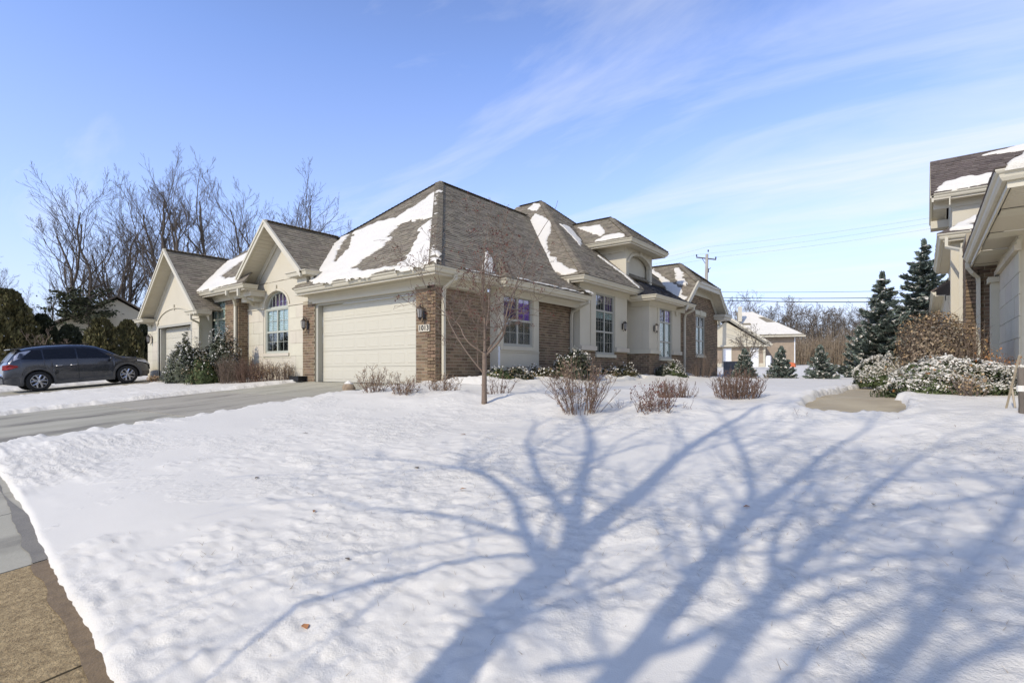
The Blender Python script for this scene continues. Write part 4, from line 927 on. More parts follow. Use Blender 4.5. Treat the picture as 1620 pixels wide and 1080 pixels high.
def blob_points(rn,n,rx,ry,h,lump=.18,shell=.75,boxy=2.0,seed=0):
    d=rn.normal(size=(n,3)); d/=np.linalg.norm(d,axis=1)[:,None]; d[:,2]=np.abs(d[:,2])
    k=(np.abs(d)**boxy).sum(1)**(1/boxy); d=d/k[:,None]
    az=np.arctan2(d[:,1],d[:,0]); f=1+lump*2*fbm(az*1.3+d[:,2]*2.0,d[:,2]*2.2+7,1.1,3,seed)+lump*.5*fbm(az*5,d[:,2]*6,1,2,seed+1)
    rr=shell+(1-shell)*rn.random(n)**.6; P=d*np.stack([rx*f*rr,ry*f*rr,h*f*rr],1); return P,d
def shrub(name,label,loc,rx,ry,h,m,n,size,snow=.0,lump=.2,stem='bark',seed=1,flat=0,elong=1.6,boxy=2,extra=None,cat='shrub',group=None,shell=.6,rot=0,snow_size=1.2):
    rn=np.random.default_rng(seed); t=thing(name,label,cat,loc,group,local=True); t.rotation_euler=(0,0,rot)
    P,d=blob_points(rn,n,rx,ry,h,lump,shell,boxy,seed); P[:,2]+=.02; o=leaf_obj('foliage',P,size,m,t,seed,flat,elong)
    if snow:
        P2,d2=blob_points(rn,int(n*snow),rx*1.0,ry*1.0,h*1.0,lump,.93,boxy,seed); keep=(d2[:,2]>.12+.45*rn.random(len(d2)))&(fbm(P2[:,0]*1,P2[:,1]*1+P2[:,2],3.2,3,seed)>-.16)
        P2=P2[keep]; P2[:,2]+=.025; leaf_obj('snow',P2,size*snow_size*.8,'snow',t,seed+5,.55,1.1,kind='stuff')
    if extra:
        em,en,es=extra; P3,d3=blob_points(rn,en,rx*1.02,ry*1.02,h*1.03,lump,.9,boxy,seed); leaf_obj('dead_leaves',P3,es,em,t,seed+8,.2,1,kind='stuff')
    S=Segs(); R_=random.Random(seed)
    for i in range(26):
        q=R_.random()*6.283; k_=R_.uniform(.2,.85); S.add((0.06*math.cos(q),.06*math.sin(q),-.1),(rx*k_*math.cos(q),ry*k_*math.sin(q),h*R_.uniform(.4,.85)),.012,.005)
    S.build('stems',M[stem],t,4); return t
def twig_bush(name,label,loc,w,h,stems,seed,m='stemred',head=None,nh=8,lean=.0,cat='shrub',group=None,fork=3,rs=.004,hs=.022,basew=.3):
    rn=random.Random(seed); t=thing(name,label,cat,loc,group,local=True); S=Segs(); tips=[]
    for i in range(stems):
        q=rn.random()*6.283; b=rn.random()**.5*w*.5*basew; k_=rn.uniform(.25,1.0); p=Vector((b*math.cos(q),b*math.sin(q),-.12))
        hh=h*rn.uniform(.55,1.05)*(1.08-.35*k_); end=Vector((w*.5*k_*math.cos(q),w*.5*k_*math.sin(q),hh)); n=4; prev=p; r=rs*rn.uniform(.8,1.4)
        for j in range(1,n+1):
            f=j/n; cur=p.lerp(end,f); cur.z=p.z+(hh-p.z)*(f**.85); cur+=Vector((rn.gauss(0,.012),rn.gauss(0,.012),0)); S.add(prev,cur,r*(1-.15*j+.15),r*(1-.15*j))
            if j>1:
                for _ in range(rn.randint(0,fork)):
                    e_=cur+Vector((rn.gauss(0,.5),rn.gauss(0,.5),rn.uniform(.4,1.2))).normalized()*h*rn.uniform(.08,.26); S.add(cur,e_,r*.6,r*.35); tips.append(e_)
            prev=cur
        tips.append(prev)
    S.build('stems',M[m],t,3)
    if head:
        C=[]
        for p in tips:
            if rn.random()<.75:
                for _ in range(nh): C.append((p.x+rn.gauss(0,hs*.8),p.y+rn.gauss(0,hs*.8),p.z+rn.gauss(0,hs*.6)))
        leaf_obj('flower_heads' if head=='flower' else 'dead_leaves',C,hs,head,t,seed,0,1,kind='stuff')
    return t
def spruce(seed,h,r,den,nsize,snow):
    """meshes trunk, boughs, needles, snow"""
    rn=np.random.default_rng(seed); R_=random.Random(seed); S=Segs(); C=[];D=[];SN=[]
    z=.06*h
    while z<h*.985:
        f=z/h; L0=r*(1-f)**.85+.04*r; k=max(4,int(9*(1-f)+4))
        for i in range(k):
            q=R_.random()*6.283; L=L0*R_.uniform(.65,1.15); dr_=Vector((math.cos(q),math.sin(q),0)); p=Vector((0,0,z)); n=max(3,int(L/.16)); prev=p
            for j in range(1,n+1):
                t=j/n; cur=p+dr_*L*t+Vector((0,0,L*(-.28*math.sin(t*2.2)+.16*t*t+.12*f))); S.add(prev,cur,.012*(h/5)*(1-t*.7)+.003,.012*(h/5)*(1-t*.8)+.003); 
                dd=(cur-prev).normalized(); m=int(den*(1.0))
                side=Vector((-dr_.y,dr_.x,0)); wd=L*.30*(1-t)+.05
                for _ in range(m):
                    s_=R_.uniform(-1,1); c=prev.lerp(cur,R_.random())+side*s_*wd+Vector((0,0,R_.gauss(-.02,.03)-abs(s_)*wd*.25)); C.append(c); D.append(dd+side*s_*.9)
                    if R_.random()<snow: SN.append(c+Vector((0,0,.025+nsize*.12)))
                prev=cur
        z+=h*.035*R_.uniform(.8,1.2)+.03
    for i in range(int(30*den)): C.append((R_.gauss(0,.03),R_.gauss(0,.03),h*R_.uniform(.9,1.03))); D.append((0,0,1))
    tr=MB().tube([(0,0,-.2),(0,0,h*.5),(0,0,h*.99)],[h*.018,h*.011,.006],6).mesh('trunk',M['bark'])
    V,F=quads(C,nsize,rn,.1,2.0,D); nd=np_mesh('needles',V,F,M['needle']); V,F=quads(SN,nsize*1.05,rn,.8,1.5); sn=np_mesh('snow',V,F,M['snow'])
    return tr,seg_mesh('boughs',S.a,S.b,S.r,S.q,M['bark'],3),nd,sn
def put_spruce(ms,label,loc,rot=0,s=1,group=None):
    t=thing('spruce_tree',label,'spruce tree',loc,group,local=True); t.rotation_euler=(0,0,rot); t.scale=(s,s,s)
    for nm,me in zip(('trunk','boughs','needles','snow'),ms): link(nm,me,t,kind='stuff' if nm in ('needles','snow') else None)
    return t
# ------------------------------------------------------------ street tree behind the camera whose limbs shade the snow
def sun_point(x,y,h): return Vector((x-SD.x*h/TAN,y-SD.y*h/TAN,Gs(x,y)+.07+h))
S0=Vector((8.86,-10.59,0)); H0=1.5
LIMBS=dict(
L1=[(8.43,-8.04,.106),(8.34,-7.59,.103),(8.27,-6.97,.104),(8.18,-6.26,.081),(8.12,-5.62,.073),(7.97,-4.36,.058),(7.96,-3.23,.043),(8.17,-2.08,.028)],
L1a=[(8.26,-6.89,.061),(7.89,-6.14,.054),(7.42,-5.25,.044),(6.81,-4.04,.031),(5.85,-2.62,.024)],L1a2=[(8.05,-6.46,.035),(7.48,-5.94,.034),(6.93,-5.35,.031),(6.31,-4.6,.021)],
L1b=[(8.25,-7.08,.051),(7.83,-6.71,.038),(7.41,-6.23,.029),(6.63,-5.73,.03),(6.09,-5.74,.016)],L1c=[(7.97,-6.8,.03),(7.61,-6.76,.025),(7.13,-6.76,.017),(6.82,-6.85,.01)],
L1d=[(8.17,-6.93,.028),(7.83,-7.14,.022),(7.68,-7.49,.021),(7.52,-7.78,.02),(7.38,-8.02,.016),(7.54,-8.47,.007)],
L2=[(8.97,-7.52,.065),(8.97,-7.1,.061),(8.97,-6.5,.067),(8.96,-5.72,.064),(9.05,-4.87,.054),(9.13,-3.99,.039),(9.3,-3.08,.022)],
L2s=[(8.94,-5.66,.04),(8.75,-4.87,.035),(8.36,-3.76,.027),(7.99,-2.82,.019)],L2b=[(9.26,-7.47,.064),(9.31,-6.58,.066),(9.4,-6.01,.052),(9.56,-4.93,.042),(9.73,-4.16,.026),(9.94,-3.38,.017)],
L2c=[(9.29,-6.58,.034),(9.18,-6.2,.027),(9.18,-5.71,.024),(9.17,-4.91,.018)],L2d=[(9.4,-6.01,.03),(9.62,-5.46,.025),(9.9,-5.05,.019),(10.25,-4.69,.012)],
L2e=[(9.35,-6.69,.025),(9.56,-6.27,.019),(9.79,-6.0,.014),(10.01,-5.86,.008)],
L3=[(9.75,-7.13,.057),(9.89,-6.57,.055),(10.05,-5.99,.05),(10.27,-5.12,.042),(10.41,-4.51,.033),(10.7,-3.2,.02)],L4=[(9.88,-7.07,.042),(10.02,-6.82,.036),(10.16,-6.61,.029),(10.9,-5.6,.022),(11.5,-4.6,.014)],
L5=[(9.47,-7.34,.023),(9.59,-7.0,.019),(9.74,-6.62,.016),(9.95,-6.24,.01)],L6=[(8.71,-7.77,.027),(8.98,-7.51,.031),(9.16,-7.23,.038)])
start=dict(L1='c',L2='c',L2b='c',L3='c',L4='c',L5='c')
ST=thing('street_tree','leafless many-limbed street tree behind the camera casting branch shadows on the snow','tree',(8.86-SD.x*H0/TAN,-10.59-SD.y*H0/TAN,-1.0))
rn=random.Random(5); TW=Segs()
for nm,pts in LIMBS.items():
    path=[];rad=[]; kf=dict(L4=.7,L3=.82,L2b=.85,L1d=.75,L1c=.75,L6=.8).get(nm,.95); pts=[(a,b,c*kf) for a,b,c in pts]
    if nm in start:
        path.append(sun_point(S0.x,S0.y,H0-.1)); rad.append(max(pts[0][2]*1.25,.05))
        e=1.0
        q=Vector(pts[0][:2]); m_=S0.xy.lerp(q,.5); hm=H0+((m_-S0.xy).dot(SD.xy))*TAN; path.append(sun_point(m_.x,m_.y,hm)); rad.append(max(pts[0][2]*1.1,.04))
    for (x,y,r) in pts:
        h=H0+((Vector((x,y))-S0.xy).dot(SD.xy))*TAN; path.append(sun_point(x,y,max(h,1.2))); rad.append(r*1.0+.004)
    # smooth the polyline
    for _ in range(2):
        np_=[path[0]]; nr_=[rad[0]]
        for i in range(len(path)-1):
            np_+= [path[i].lerp(path[i+1],.25),path[i].lerp(path[i+1],.75)]; nr_+=[rad[i]*.75+rad[i+1]*.25,rad[i]*.25+rad[i+1]*.75]
        np_.append(path[-1]); nr_.append(rad[-1]); path,rad=np_,nr_
    MB().tube(path,rad,9).build('limb',M['bark'],ST,smooth=True)
    L=sum((path[i+1]-path[i]).length for i in range(len(path)-1))
    nk=int(L*2.7) if nm not in ('L6',) else 1
    for j in range(nk):
        i=rn.randrange(int(len(path)*.28),len(path)-1); p=path[i]; d=(path[i+1]-path[i]).normalized()
        ax=d.orthogonal().normalized(); ax.rotate(Matrix.Rotation(rn.random()*6.283,3,d)); an=rn.uniform(.5,1.0); nd=d*math.cos(an)+ax*math.sin(an)
        grow(TW,rn,p,nd,rn.uniform(.7,1.9),min(rad[i]*.5,.022),1,.05,(4,5,4),(.4,.9),.16,.0035)
    grow(TW,rn,path[-1],path[-1]-path[-2],1.6,rad[-1],1,.05,(4,5,4),(.4,.8),.14,.0035)
TW.build('twigs',M['bark'],ST,3)
c0=sun_point(S0.x,S0.y,H0); MB().tube([(c0.x,c0.y,-1.3),(c0.x,c0.y,-.9),(c0.x,c0.y,.1),(c0.x,c0.y,c0.z+.1)],[.34,.26,.22,.24],12).build('trunk',M['bark'],ST,smooth=True)
# ------------------------------------------------------------ parked car
def build_car(loc,rot):
    t=thing('parked_car','dark blue grey SUV with bright five-spoke rims parked on the left driveway','car',loc,local=True); t.rotation_euler=rot
    ip=lambda x,T:float(np.interp(x,[a for a,b in T],[b for a,b in T]))
    WR=.370; WC=(-1.36,1.40); AR=.435
    TOP=[(-2.29,.62),(-2.27,.86),(-2.22,1.00),(-2.14,1.10),(-1.92,1.40),(-1.78,1.55),(-1.5,1.625),(-1.0,1.665),(-.3,1.675),(.2,1.645),(.5,1.59),(.8,1.45),(1.1,1.27),(1.28,1.15),(1.5,1.11),(1.9,1.05),(2.12,.98),(2.22,.88),(2.27,.72),(2.29,.55)]
    BELT=[(-2.29,.60),(-2.27,.80),(-2.2,.93),(-2.1,1.10),(-1.8,1.20),(-1.2,1.15),(0,1.10),(1.0,1.06),(1.28,1.03),(1.6,.98),(1.9,.94),(2.12,.86),(2.22,.78),(2.29,.5)]
    WID=[(-2.29,.70),(-2.25,.78),(-2.1,.865),(-1.7,.92),(-1,.925),(0,.915),(1,.92),(1.7,.92),(2.0,.865),(2.15,.78),(2.25,.66),(2.29,.58)]
    RW=[(-2.29,.60),(-2.1,.70),(-1.78,.60),(-1,.62),(.2,.62),(.6,.64),(1.1,.72),(1.28,.76),(2.0,.72),(2.2,.62),(2.29,.5)]
    def ring(y):
        zt,zb_,w,rw=ip(y,TOP),ip(y,BELT),ip(y,WID),ip(y,RW); zl=.24+.10*max(0,(abs(y)-1.9)/.39)
        for c in WC:
            if abs(y-c)<AR: zl=max(zl,WR+math.sqrt(AR*AR-(y-c)**2))
        zb_=max(min(zb_,zt-.015),zl+.03); lip=.028 if any(abs(y-c)<AR+.08 for c in WC) else 0
        z1=zl+(zb_-zl)*.33; z2=zl+(zb_-zl)*.72
        sag=.028*math.exp(-((y+.1)/1.1)**2)
        return [(w-.05+lip,zl),(w-sag+lip*.5,z1),(w-.005,z2),(w-.045,zb_),(rw+(w-rw)*.06+.01,zb_+(zt-zb_)*.80),(rw-.10,zt-.012*1),(rw*.5,zt+.012),(0,zt+.018)]
    ys=sorted(set(list(np.linspace(-2.29,2.29,63))+[c+s*AR*k_ for c in WC for s in (-1,1) for k_ in (1.0,.97,.85,.6)]+[-2.28,-2.25,2.25,2.28]))
    V=[];F=[];n=8; mi=[]
    for s in (1,-1):
        o=len(V)
        for y in ys: V+= [(s*a,y,z) for a,z in ring(y)]
        for i in range(len(ys)-1):
            for j in range(n-1):
                F.append((o+i*n+j,o+i*n+j+1,o+(i+1)*n+j+1,o+(i+1)*n+j)); yc=(ys[i]+ys[i+1])/2
                mi.append(1 if (j==0 and True) else 0)
    for i in (0,len(ys)-1):
        F.append(tuple([i*n+j for j in range(n)]+[len(ys)*n+i*n+j for j in range(n-1,-1,-1)])); mi.append(1)
    m=MB(); m.add(V,F); m.m=mi; b=m.build('body',[M['carpaint'],M['cargrime']],t); me=b.data
    me.polygons.foreach_set('use_smooth',[True]*len(me.polygons))
    def side(y0,y1,t0,t1,off=.006,k_=6,s=1,slant0=0,slant1=0):
        vs=[];fs=[]
        for i in range(k_+1):
            for tt_,sl_ in ((t0,0),(t1,1)):
                y=y0+(y1-y0)*i/k_; y=y+ (slant0*(1-i/k_)+slant1*i/k_)*sl_
                r=ring(y); a,bq=r[3],r[4]; vs.append((s*(a[0]+(bq[0]-a[0])*tt_+off),y,a[1]+(bq[1]-a[1])*tt_+off*.3))
        for i in range(k_): fs.append((2*i,2*i+2,2*i+3,2*i+1))
        return vs,fs
    for s in (1,-1):
        for (y0,y1,s0,s1) in ((-1.78,-1.18,.34,0),(-1.13,-.18,0,0),(-.13,.98,0,-.46)):
            vs,fs=side(y0,y1,.07,.97,s=s,slant0=s0,slant1=s1); MB().add(vs,fs).build('side_window',M['cglass2'],t)
        vs,fs=side(-1.98,-1.83,.2,.95,s=s,off=.004,slant0=.05,slant1=.40); MB().add(vs,fs).build('pillar_trim',M['rim'],t)
        for dy in (-.16,-1.15,1.02):
            mb=MB(); pts=[]
            for z_ in (0,1,2,3): r=ring(dy)[z_]; pts.append((s*(r[0]+.002),dy,r[1]))
            mb.tube(pts,.006,4); mb.build('door_gap',M['black'],t)
        for dy in (-.40,-1.28+.45): mb=MB(); mb.tube([(s*.925,dy,.90),(s*.95,dy+.03,.905),(s*.95,dy+.17,.91),(s*.925,dy+.2,.91)],.013,5); mb.build('door_handle',M['rim'],t)
        mb=MB(); mb.lathe([(.02,-.10),(.07,-.07),(.085,0),(.07,.07),(.02,.10)],8,(0,0,0),'x'); mm=mb.build('door_mirror',M['carpaint'],t,smooth=True); mm.location=(s*1.02,.86,1.06); mm.scale=(1,.6,.8)
        for c in WC:
            mb=MB(); qs=np.linspace(R(-8),R(188),22); pr=[]
            for a,bq in zip(qs[:-1],qs[1:]):
                P=[]
                for (q,rr) in ((a,AR-.005),(bq,AR-.005),(bq,AR+.075),(a,AR+.075)): P.append((s*.895,c+rr*math.cos(q),max(.2,WR+rr*math.sin(q))))
                mb.prism(P,(s*.05,0,0))
            mb.build('arch_cladding',M['cargrime'],t)
        mb=MB(); mb.box(min(s*.86,s*.935),max(s*.86,s*.935),-.92,.96,.22,.36); mb.build('sill_cladding',M['cargrime'],t)
        mb=MB(); mb.tube([(s*.60,-1.6,1.66),(s*.60,-1.4,1.70),(s*.62,-.4,1.72),(s*.60,.3,1.68)],.016,5); mb.build('roof_rail',M['black'],t)
        mb=MB(); mb.prism([(s*.86,-2.16,.86),(s*.70,-2.285,.84),(s*.70,-2.262,1.02),(s*.84,-2.10,1.04),(s*.90,-1.90,.99),(s*.915,-1.88,.93)],(s*.012,-.012,0)); mb.build('tail_light',M['redlens'],t)
        mb=MB(); mb.prism([(s*.90,1.80,.90),(s*.80,2.14,.80),(s*.66,2.26,.72),(s*.64,2.25,.82),(s*.78,2.12,.92),(s*.89,1.80,.955)],(s*.014,.012,0)); mb.build('headlight',M['clearlens'],t)
    for s in (1,-1):
        for c in WC:
            mb=MB(); mb.lathe([(.20,-.11),(.32,-.115),(.36,-.095),(WR,-.06),(WR,.06),(.36,.095),(.32,.115),(.25,.11),(.23,.03),(.2,.02)],36,(0,0,0),'x'); ty=mb.build('tyre',M['tyre'],t,smooth=False,loc=(s*.83,c,WR))
            mb=MB(); mb.lathe([(.248,.0),(.258,.10),(.238,.105),(.228,.02)],32,(0,0,0),'x'); mb.lathe([(.05,.06),(.05,.095),(.03,.10)],12,(0,0,0),'x')
            for i in range(5):
                q0=i*1.2566+.3
                for dq in (-.16,.20):
                    a=q0; bq=q0+dq*1.9
                    p0=(.085,.045*math.cos(a),.045*math.sin(a)); p1=(.095,.15*math.cos(a+dq),.15*math.sin(a+dq)); p2=(.098,.235*math.cos(bq),.235*math.sin(bq)); mb.tube([p0,p1,p2],[.030,.030,.026],4)
            rm=mb.build('rim',M['rim'],ty); 
            if s<0: rm.rotation_euler=(0,0,math.pi)
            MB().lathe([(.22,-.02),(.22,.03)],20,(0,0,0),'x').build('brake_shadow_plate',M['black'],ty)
    mb=MB(); vs=[];fs=[]
    for i,y in enumerate(np.linspace(.52,1.22,7)):
        r=ring(y); vs+= [(-(r[5][0]-.02),y,r[5][1]+.012),(0,y,r[7][1]+.010),((r[5][0]-.02),y,r[5][1]+.012)]
    for i in range(6): fs+=[(3*i,3*i+1,3*i+4,3*i+3),(3*i+1,3*i+2,3*i+5,3*i+4)]
    MB().add(vs,fs).build('windscreen',M['cglass2'],t)
    vs=[];fs=[]
    for y in np.linspace(-1.82,-2.12,5):
        r=ring(y); vs+= [(-(r[5][0]+.04),y-.012,r[5][1]+.008),(0,y-.02,r[7][1]+.008),((r[5][0]+.04),y-.012,r[5][1]+.008)]
    for i in range(4): fs+=[(3*i,3*i+1,3*i+4,3*i+3),(3*i+1,3*i+2,3*i+5,3*i+4)]
    MB().add(vs,fs).build('rear_window',M['rearg'],t)
    MB().prism([(-.6,-1.70,1.60),(.6,-1.70,1.60),(.55,-2.0,1.575),(-.55,-2.0,1.575)],(0,0,.03)).build('spoiler',M['carpaint'],t)
    mb=MB(); mb.box(-.7,.7,-2.315,-2.2,.36,.55); mb.build('rear_bumper',M['cargrime'],t)
    mb=MB(); mb.box(-.62,.62,2.2,2.305,.52,.76); mb.build('grille',M['black'],t)
    mb=MB(); mb.box(-.80,.80,-1.9,1.9,.24,.5); mb.box(-.76,.76,-2.0,2.0,.45,.75); mb.build('underbody',M['black'],t)
    return t
M['cglass2']=mat('dark_car_window',(.010,.011,.014),.12,spec=.4); M['rearg']=mat('dusty_rear_window',(.13,.13,.125),.25,(.09,.09,.09),3)
CY=-3.46; build_car((-16.86,CY,Gs(-16.86,CY)+.01),(math.atan(.087),0,0))
# ------------------------------------------------------------ small things round the house
def ac():
    x0,x1,y0,y1=1.15,2.25,20.75,21.8; z=Gs(1.7,21)
    t=thing('cooling_unit','grey metal air conditioner cabinet behind the far brick corner','air conditioner',(1.7,21.3,z))
    MB().box(x0,x1,y0,y1,z+.06,z+.86).build('cabinet',M['acgrey'],t); MB().box(x0-.03,x1+.03,y0-.03,y1+.03,z+.86,z+.90).build('top_cover',M['acgrey'],t); MB().box(x0-.1,x1+.1,y0-.1,y1+.1,z-.1,z+.055).build('pad',M['concrete'],t)
    for i in range(14): q=x0+.04+i*.078; MB().box(q,q+.03,y0-.015,y0,z+.12,z+.8).build('grille_bar',M['acgrey'],t)
ac()
def rock(name,label,loc,s,seed,snow=True):
    t=thing(name,label,'rock',loc,local=True); rn=random.Random(seed); V=[];F=[]; n=14; k_=9
    for i in range(k_):
        ph=math.pi*.5*(i/(k_-1)); 
        for j in range(n):
            q=6.283*j/n; r=1+.14*math.sin(q*2+seed)+.09*math.sin(q*3+i*.7)+rn.uniform(-.05,.05); c_=max(.02,math.cos(ph))*(.86+.14*math.sin(ph*3))
            V.append((s[0]*r*c_*math.cos(q),s[1]*r*c_*math.sin(q),s[2]*math.sin(ph)*(1+rn.uniform(-.04,.04))-.03))
    for i in range(k_-1):
        for j in range(n): F.append((i*n+j,i*n+(j+1)%n,(i+1)*n+(j+1)%n,(i+1)*n+j))
    MB().add(V,F).build('boulder',M['rock'],t,smooth=True)
    if snow:
        V2=[(x*1.03,y*1.03,z+.035) for (x,y,z) in V if z>s[2]*.55]; k2=len(V2)//n; V2=V[(k_-5)*n:]; V2=[(x*1.0,y*1.0,z+.012) for x,y,z in V2]
        F2=[(i*n+j,i*n+(j+1)%n,(i+1)*n+(j+1)%n,(i+1)*n+j) for i in range(4) for j in range(n)]; MB().add(V2,F2).build('snow_cap',M['snow'],t,smooth=True)
p=at(552,13.1); rock('boulder','tan boulder with a snow cap beside the driveway edge',(p[0],p[1],p[2]-.02),(.22,.17,.25),3)
p=at(470,17.2); t=thing('planter_tray','low black tray against the stone wall left of the garage','tray',p); MB().prism([(p[0]-.28,p[1]-.12,p[2]),(p[0]+.28,p[1]-.12,p[2]),(p[0]+.25,p[1]+.2,p[2]),(p[0]-.25,p[1]+.2,p[2])],(0,0,.13)).build('tray',M['black'],t); MB().box(p[0]-.3,p[0]+.3,p[1]-.14,p[1]+.22,p[2]+.13,p[2]+.155).build('rim',M['black'],t)
p=at(261,20.6); t=thing('marker_stone','small grey slab leaning beside the left garage door','stone slab',p); MB().prism([(p[0]-.2,p[1],p[2]-.1),(p[0]+.2,p[1],p[2]-.1),(p[0]+.17,p[1]+.1,p[2]+.5),(p[0]-.17,p[1]+.1,p[2]+.5)],(0,.07,0)).build('slab',M['concrete'],t)
# ------------------------------------------------------------ young tree in the bed
t=thing('young_tree','slender leafless young tree with dried red berries in front of the purple window','tree',(3.95,-2.64,-.33))
rn=random.Random(21)
SAP=dict(a=([(3.95,-2.64,-.45),(3.95,-2.64,.1),(3.96,-2.64,.68)],[.055,.043,.038]),
 b=([(3.96,-2.64,.66),(3.93,-2.60,1.2),(3.93,-2.66,2.01),(3.97,-2.63,2.64),(3.99,-2.61,2.89)],[.026,.019,.012,.007,.004]),
 c=([(3.97,-2.63,.62),(4.26,-2.45,.97),(4.29,-2.5,1.28),(4.4,-2.35,1.83),(4.69,-2.16,2.6),(4.95,-1.95,3.1),(4.98,-1.93,3.25)],[.022,.018,.014,.009,.006,.004,.003]),
 d=([(3.95,-2.65,.66),(3.7,-2.84,.87),(3.56,-2.85,1.2),(3.21,-3.12,1.49),(3.02,-3.27,2.09)],[.016,.013,.010,.006,.003]),
 e=([(3.96,-2.62,.66),(4.17,-2.27,1.2),(4.26,-2.2,1.72),(4.34,-2.14,2.01),(4.2,-2.2,2.55)],[.016,.012,.008,.005,.003]),
 f=([(3.95,-2.65,.32),(3.79,-2.87,.64),(3.62,-3.0,.97),(3.49,-3.1,1.3),(3.39,-3.2,2.05)],[.018,.013,.010,.007,.004]),
 g=([(3.94,-2.62,1.0),(3.75,-2.3,1.35),(3.6,-2.1,1.8),(3.5,-2.0,2.3)],[.014,.011,.008,.004]),
 h=([(3.93,-2.64,1.3),(4.15,-2.9,1.6),(4.2,-3.0,2.1),(4.15,-3.05,2.45)],[.013,.010,.007,.003]))
TW=Segs(); tips=[]
for k_,(pp,rr) in SAP.items():
    P=[Vector(q) for q in pp]; rad=rr
    for _ in range(2):
        a=[P[0]];b=[rad[0]]
        for i in range(len(P)-1): a+=[P[i].lerp(P[i+1],.25),P[i].lerp(P[i+1],.75)]; b+=[rad[i]*.75+rad[i+1]*.25,rad[i]*.25+rad[i+1]*.75]
        a.append(P[-1]); b.append(rad[-1]); P,rad=a,b
    MB().tube(P,rad,8).build('trunk' if k_=='a' else 'branch',M['bark2'],t,smooth=True)
    if k_!='a':
        for j in range(9):
            i=rn.randrange(3,int((len(P)-1)*(.66 if k_=='c' else 1))); d=(P[i+1]-P[i]).normalized(); ax=d.orthogonal().normalized(); ax.rotate(Matrix.Rotation(rn.random()*6.283,3,d)); an=rn.uniform(.5,1.1)
            grow(TW,rn,P[i],d*math.cos(an)+ax*math.sin(an),rn.uniform(.35,.95),min(.009,rad[i]*.6),2,.06,(0,0,5,4),(.4,1.0),.14,.0028,tips)
TW.build('twigs',M['bark2'],t,3)
C=[]
for q in tips:
    if rn.random()<.30:
        for _ in range(rn.randint(3,8)): C.append((q.x+rn.gauss(0,.02),q.y+rn.gauss(0,.02),q.z+rn.gauss(0,.02)))
for c in ((3.80,-2.7,2.78),(4.1,-2.55,2.70),(3.99,-2.6,2.45)):
    for _ in range(60): C.append((c[0]+rn.gauss(0,.07),c[1]+rn.gauss(0,.07),c[2]+rn.gauss(0,.045)))
leaf_obj('berries',C,.022,'berry',t,4,0,1,kind='stuff')
# ------------------------------------------------------------ shrubs in the snow of the front bed
FG=[((592,11.0),.62,.58,26,'flower','dried flower-headed shrub nearest the boulder',1),((640,10.5),.60,.50,26,'flower','dried flower-headed shrub in front of the number plaque pier',2),
 ((702,10.9),.72,.42,26,'flower','low wide dried shrub in front of the brick corner',3),((788,10.2),.62,.40,22,None,'thin bare shrub just right of the young tree trunk',4),
 ((918,7.7),.92,.72,46,'flower','largest bare red-stemmed shrub right of the young tree',5),((1036,7.2),.66,.42,34,'berry','sprawling bare shrub with dark dried tips, right of the largest one',6),
 ((1066,8.6),.62,.34,60,None,'low dense brown shrub behind the sprawling one',7),((1166,8.2),.72,.44,95,None,'dense rounded red-brown shrub standing alone in the snow before the gable',8)]
for (px_,d_),w_,h_,n_,hd_,lab,sd_ in FG:
    twig_bush('bare_shrub',lab,at(px_,d_,-.03),w_*1.2,h_*1.12,int(n_*1.5),sd_,head=('flower' if hd_=='flower' else hd_),nh=3 if hd_=='flower' else 2,hs=.020,fork=4,rs=.0052,basew=.35 if n_<60 else .6)
p=at(985,8.0,-.03); twig_bush('bare_shrub','small low bare tuft beside the largest red-stemmed shrub',p,.4,.18,30,12,fork=1)
for px_,d_,n_,h_,lab in ((1090,7.2,9,.20,'thin stub stems right of the sprawling shrub'),(1260,6.25,14,.17,'cut upright stub stems sticking out of the shaded snow'),(1416,5.8,3,.11,'single forked dead stem in the right foreground snow'),(1452,5.9,3,.10,'short dead stem in the snow just left of the dry tuft'),(1506,5.2,9,.09,'tiny dry tuft in the snow at lower right')):
    twig_bush('stub_stems',lab,at(px_,d_,-.03),.26 if n_>4 else .12,h_+.04,n_,int(px_),fork=1 if n_>4 else 0,rs=.004,basew=1.0,cat='dead stems')
# bed along the brick wall
BED=[(790,14.6,.55,.42,.36,'yew','low yellow-green shrub dusted with snow below the purple window, leftmost',0),(818,15.0,.55,.4,.34,'holly','low dark shrub dusted with snow below the purple window, second',1),(846,15.6,.6,.42,.42,'arb','bronze low shrub dusted with snow below the purple window, third',2),
 (872,16.2,.55,.4,.34,'yew','low shrub dusted with snow left of the dark holly-like shrub, fourth',3)]
for px_,d_,rx,ry,h_,m_,lab,i in BED:
    shrub('low_shrub',lab,at(px_,d_,.02),rx,ry,h_,m_,1500,.05,snow=.5,lump=.3,seed=40+i,extra=('dryleaf',220,.04))
shrub('dark_shrub','tall dark leafy shrub dusted with snow at the downspout of the tall bay',at(906,16.4,0),.62,.55,.98,'holly',3600,.055,snow=.40,lump=.3,seed=51)
shrub('low_shrub','low bronze shrub under the tall bay window, left one',at(955,18.6,.05),.55,.5,.40,'arb',1300,.05,snow=.4,lump=.3,seed=52,extra=('dryleaf',200,.04))
shrub('low_shrub','low bronze shrub under the tall bay window, right one',at(983,19.6,.05),.65,.5,.48,'arb',1500,.05,snow=.4,lump=.3,seed=53,extra=('dryleaf',200,.04))
shrub('dark_shrub','dark low shrub at the brick base of the entry bay',at(1050,22.0,0),.5,.45,.55,'holly',1600,.05,snow=.15,seed=54)
shrub('round_shrub','round green shrub capped with snow beside the entry bay downspout',at(1066,22.0,0),.55,.5,.66,'yew',2200,.05,snow=.9,seed=55)
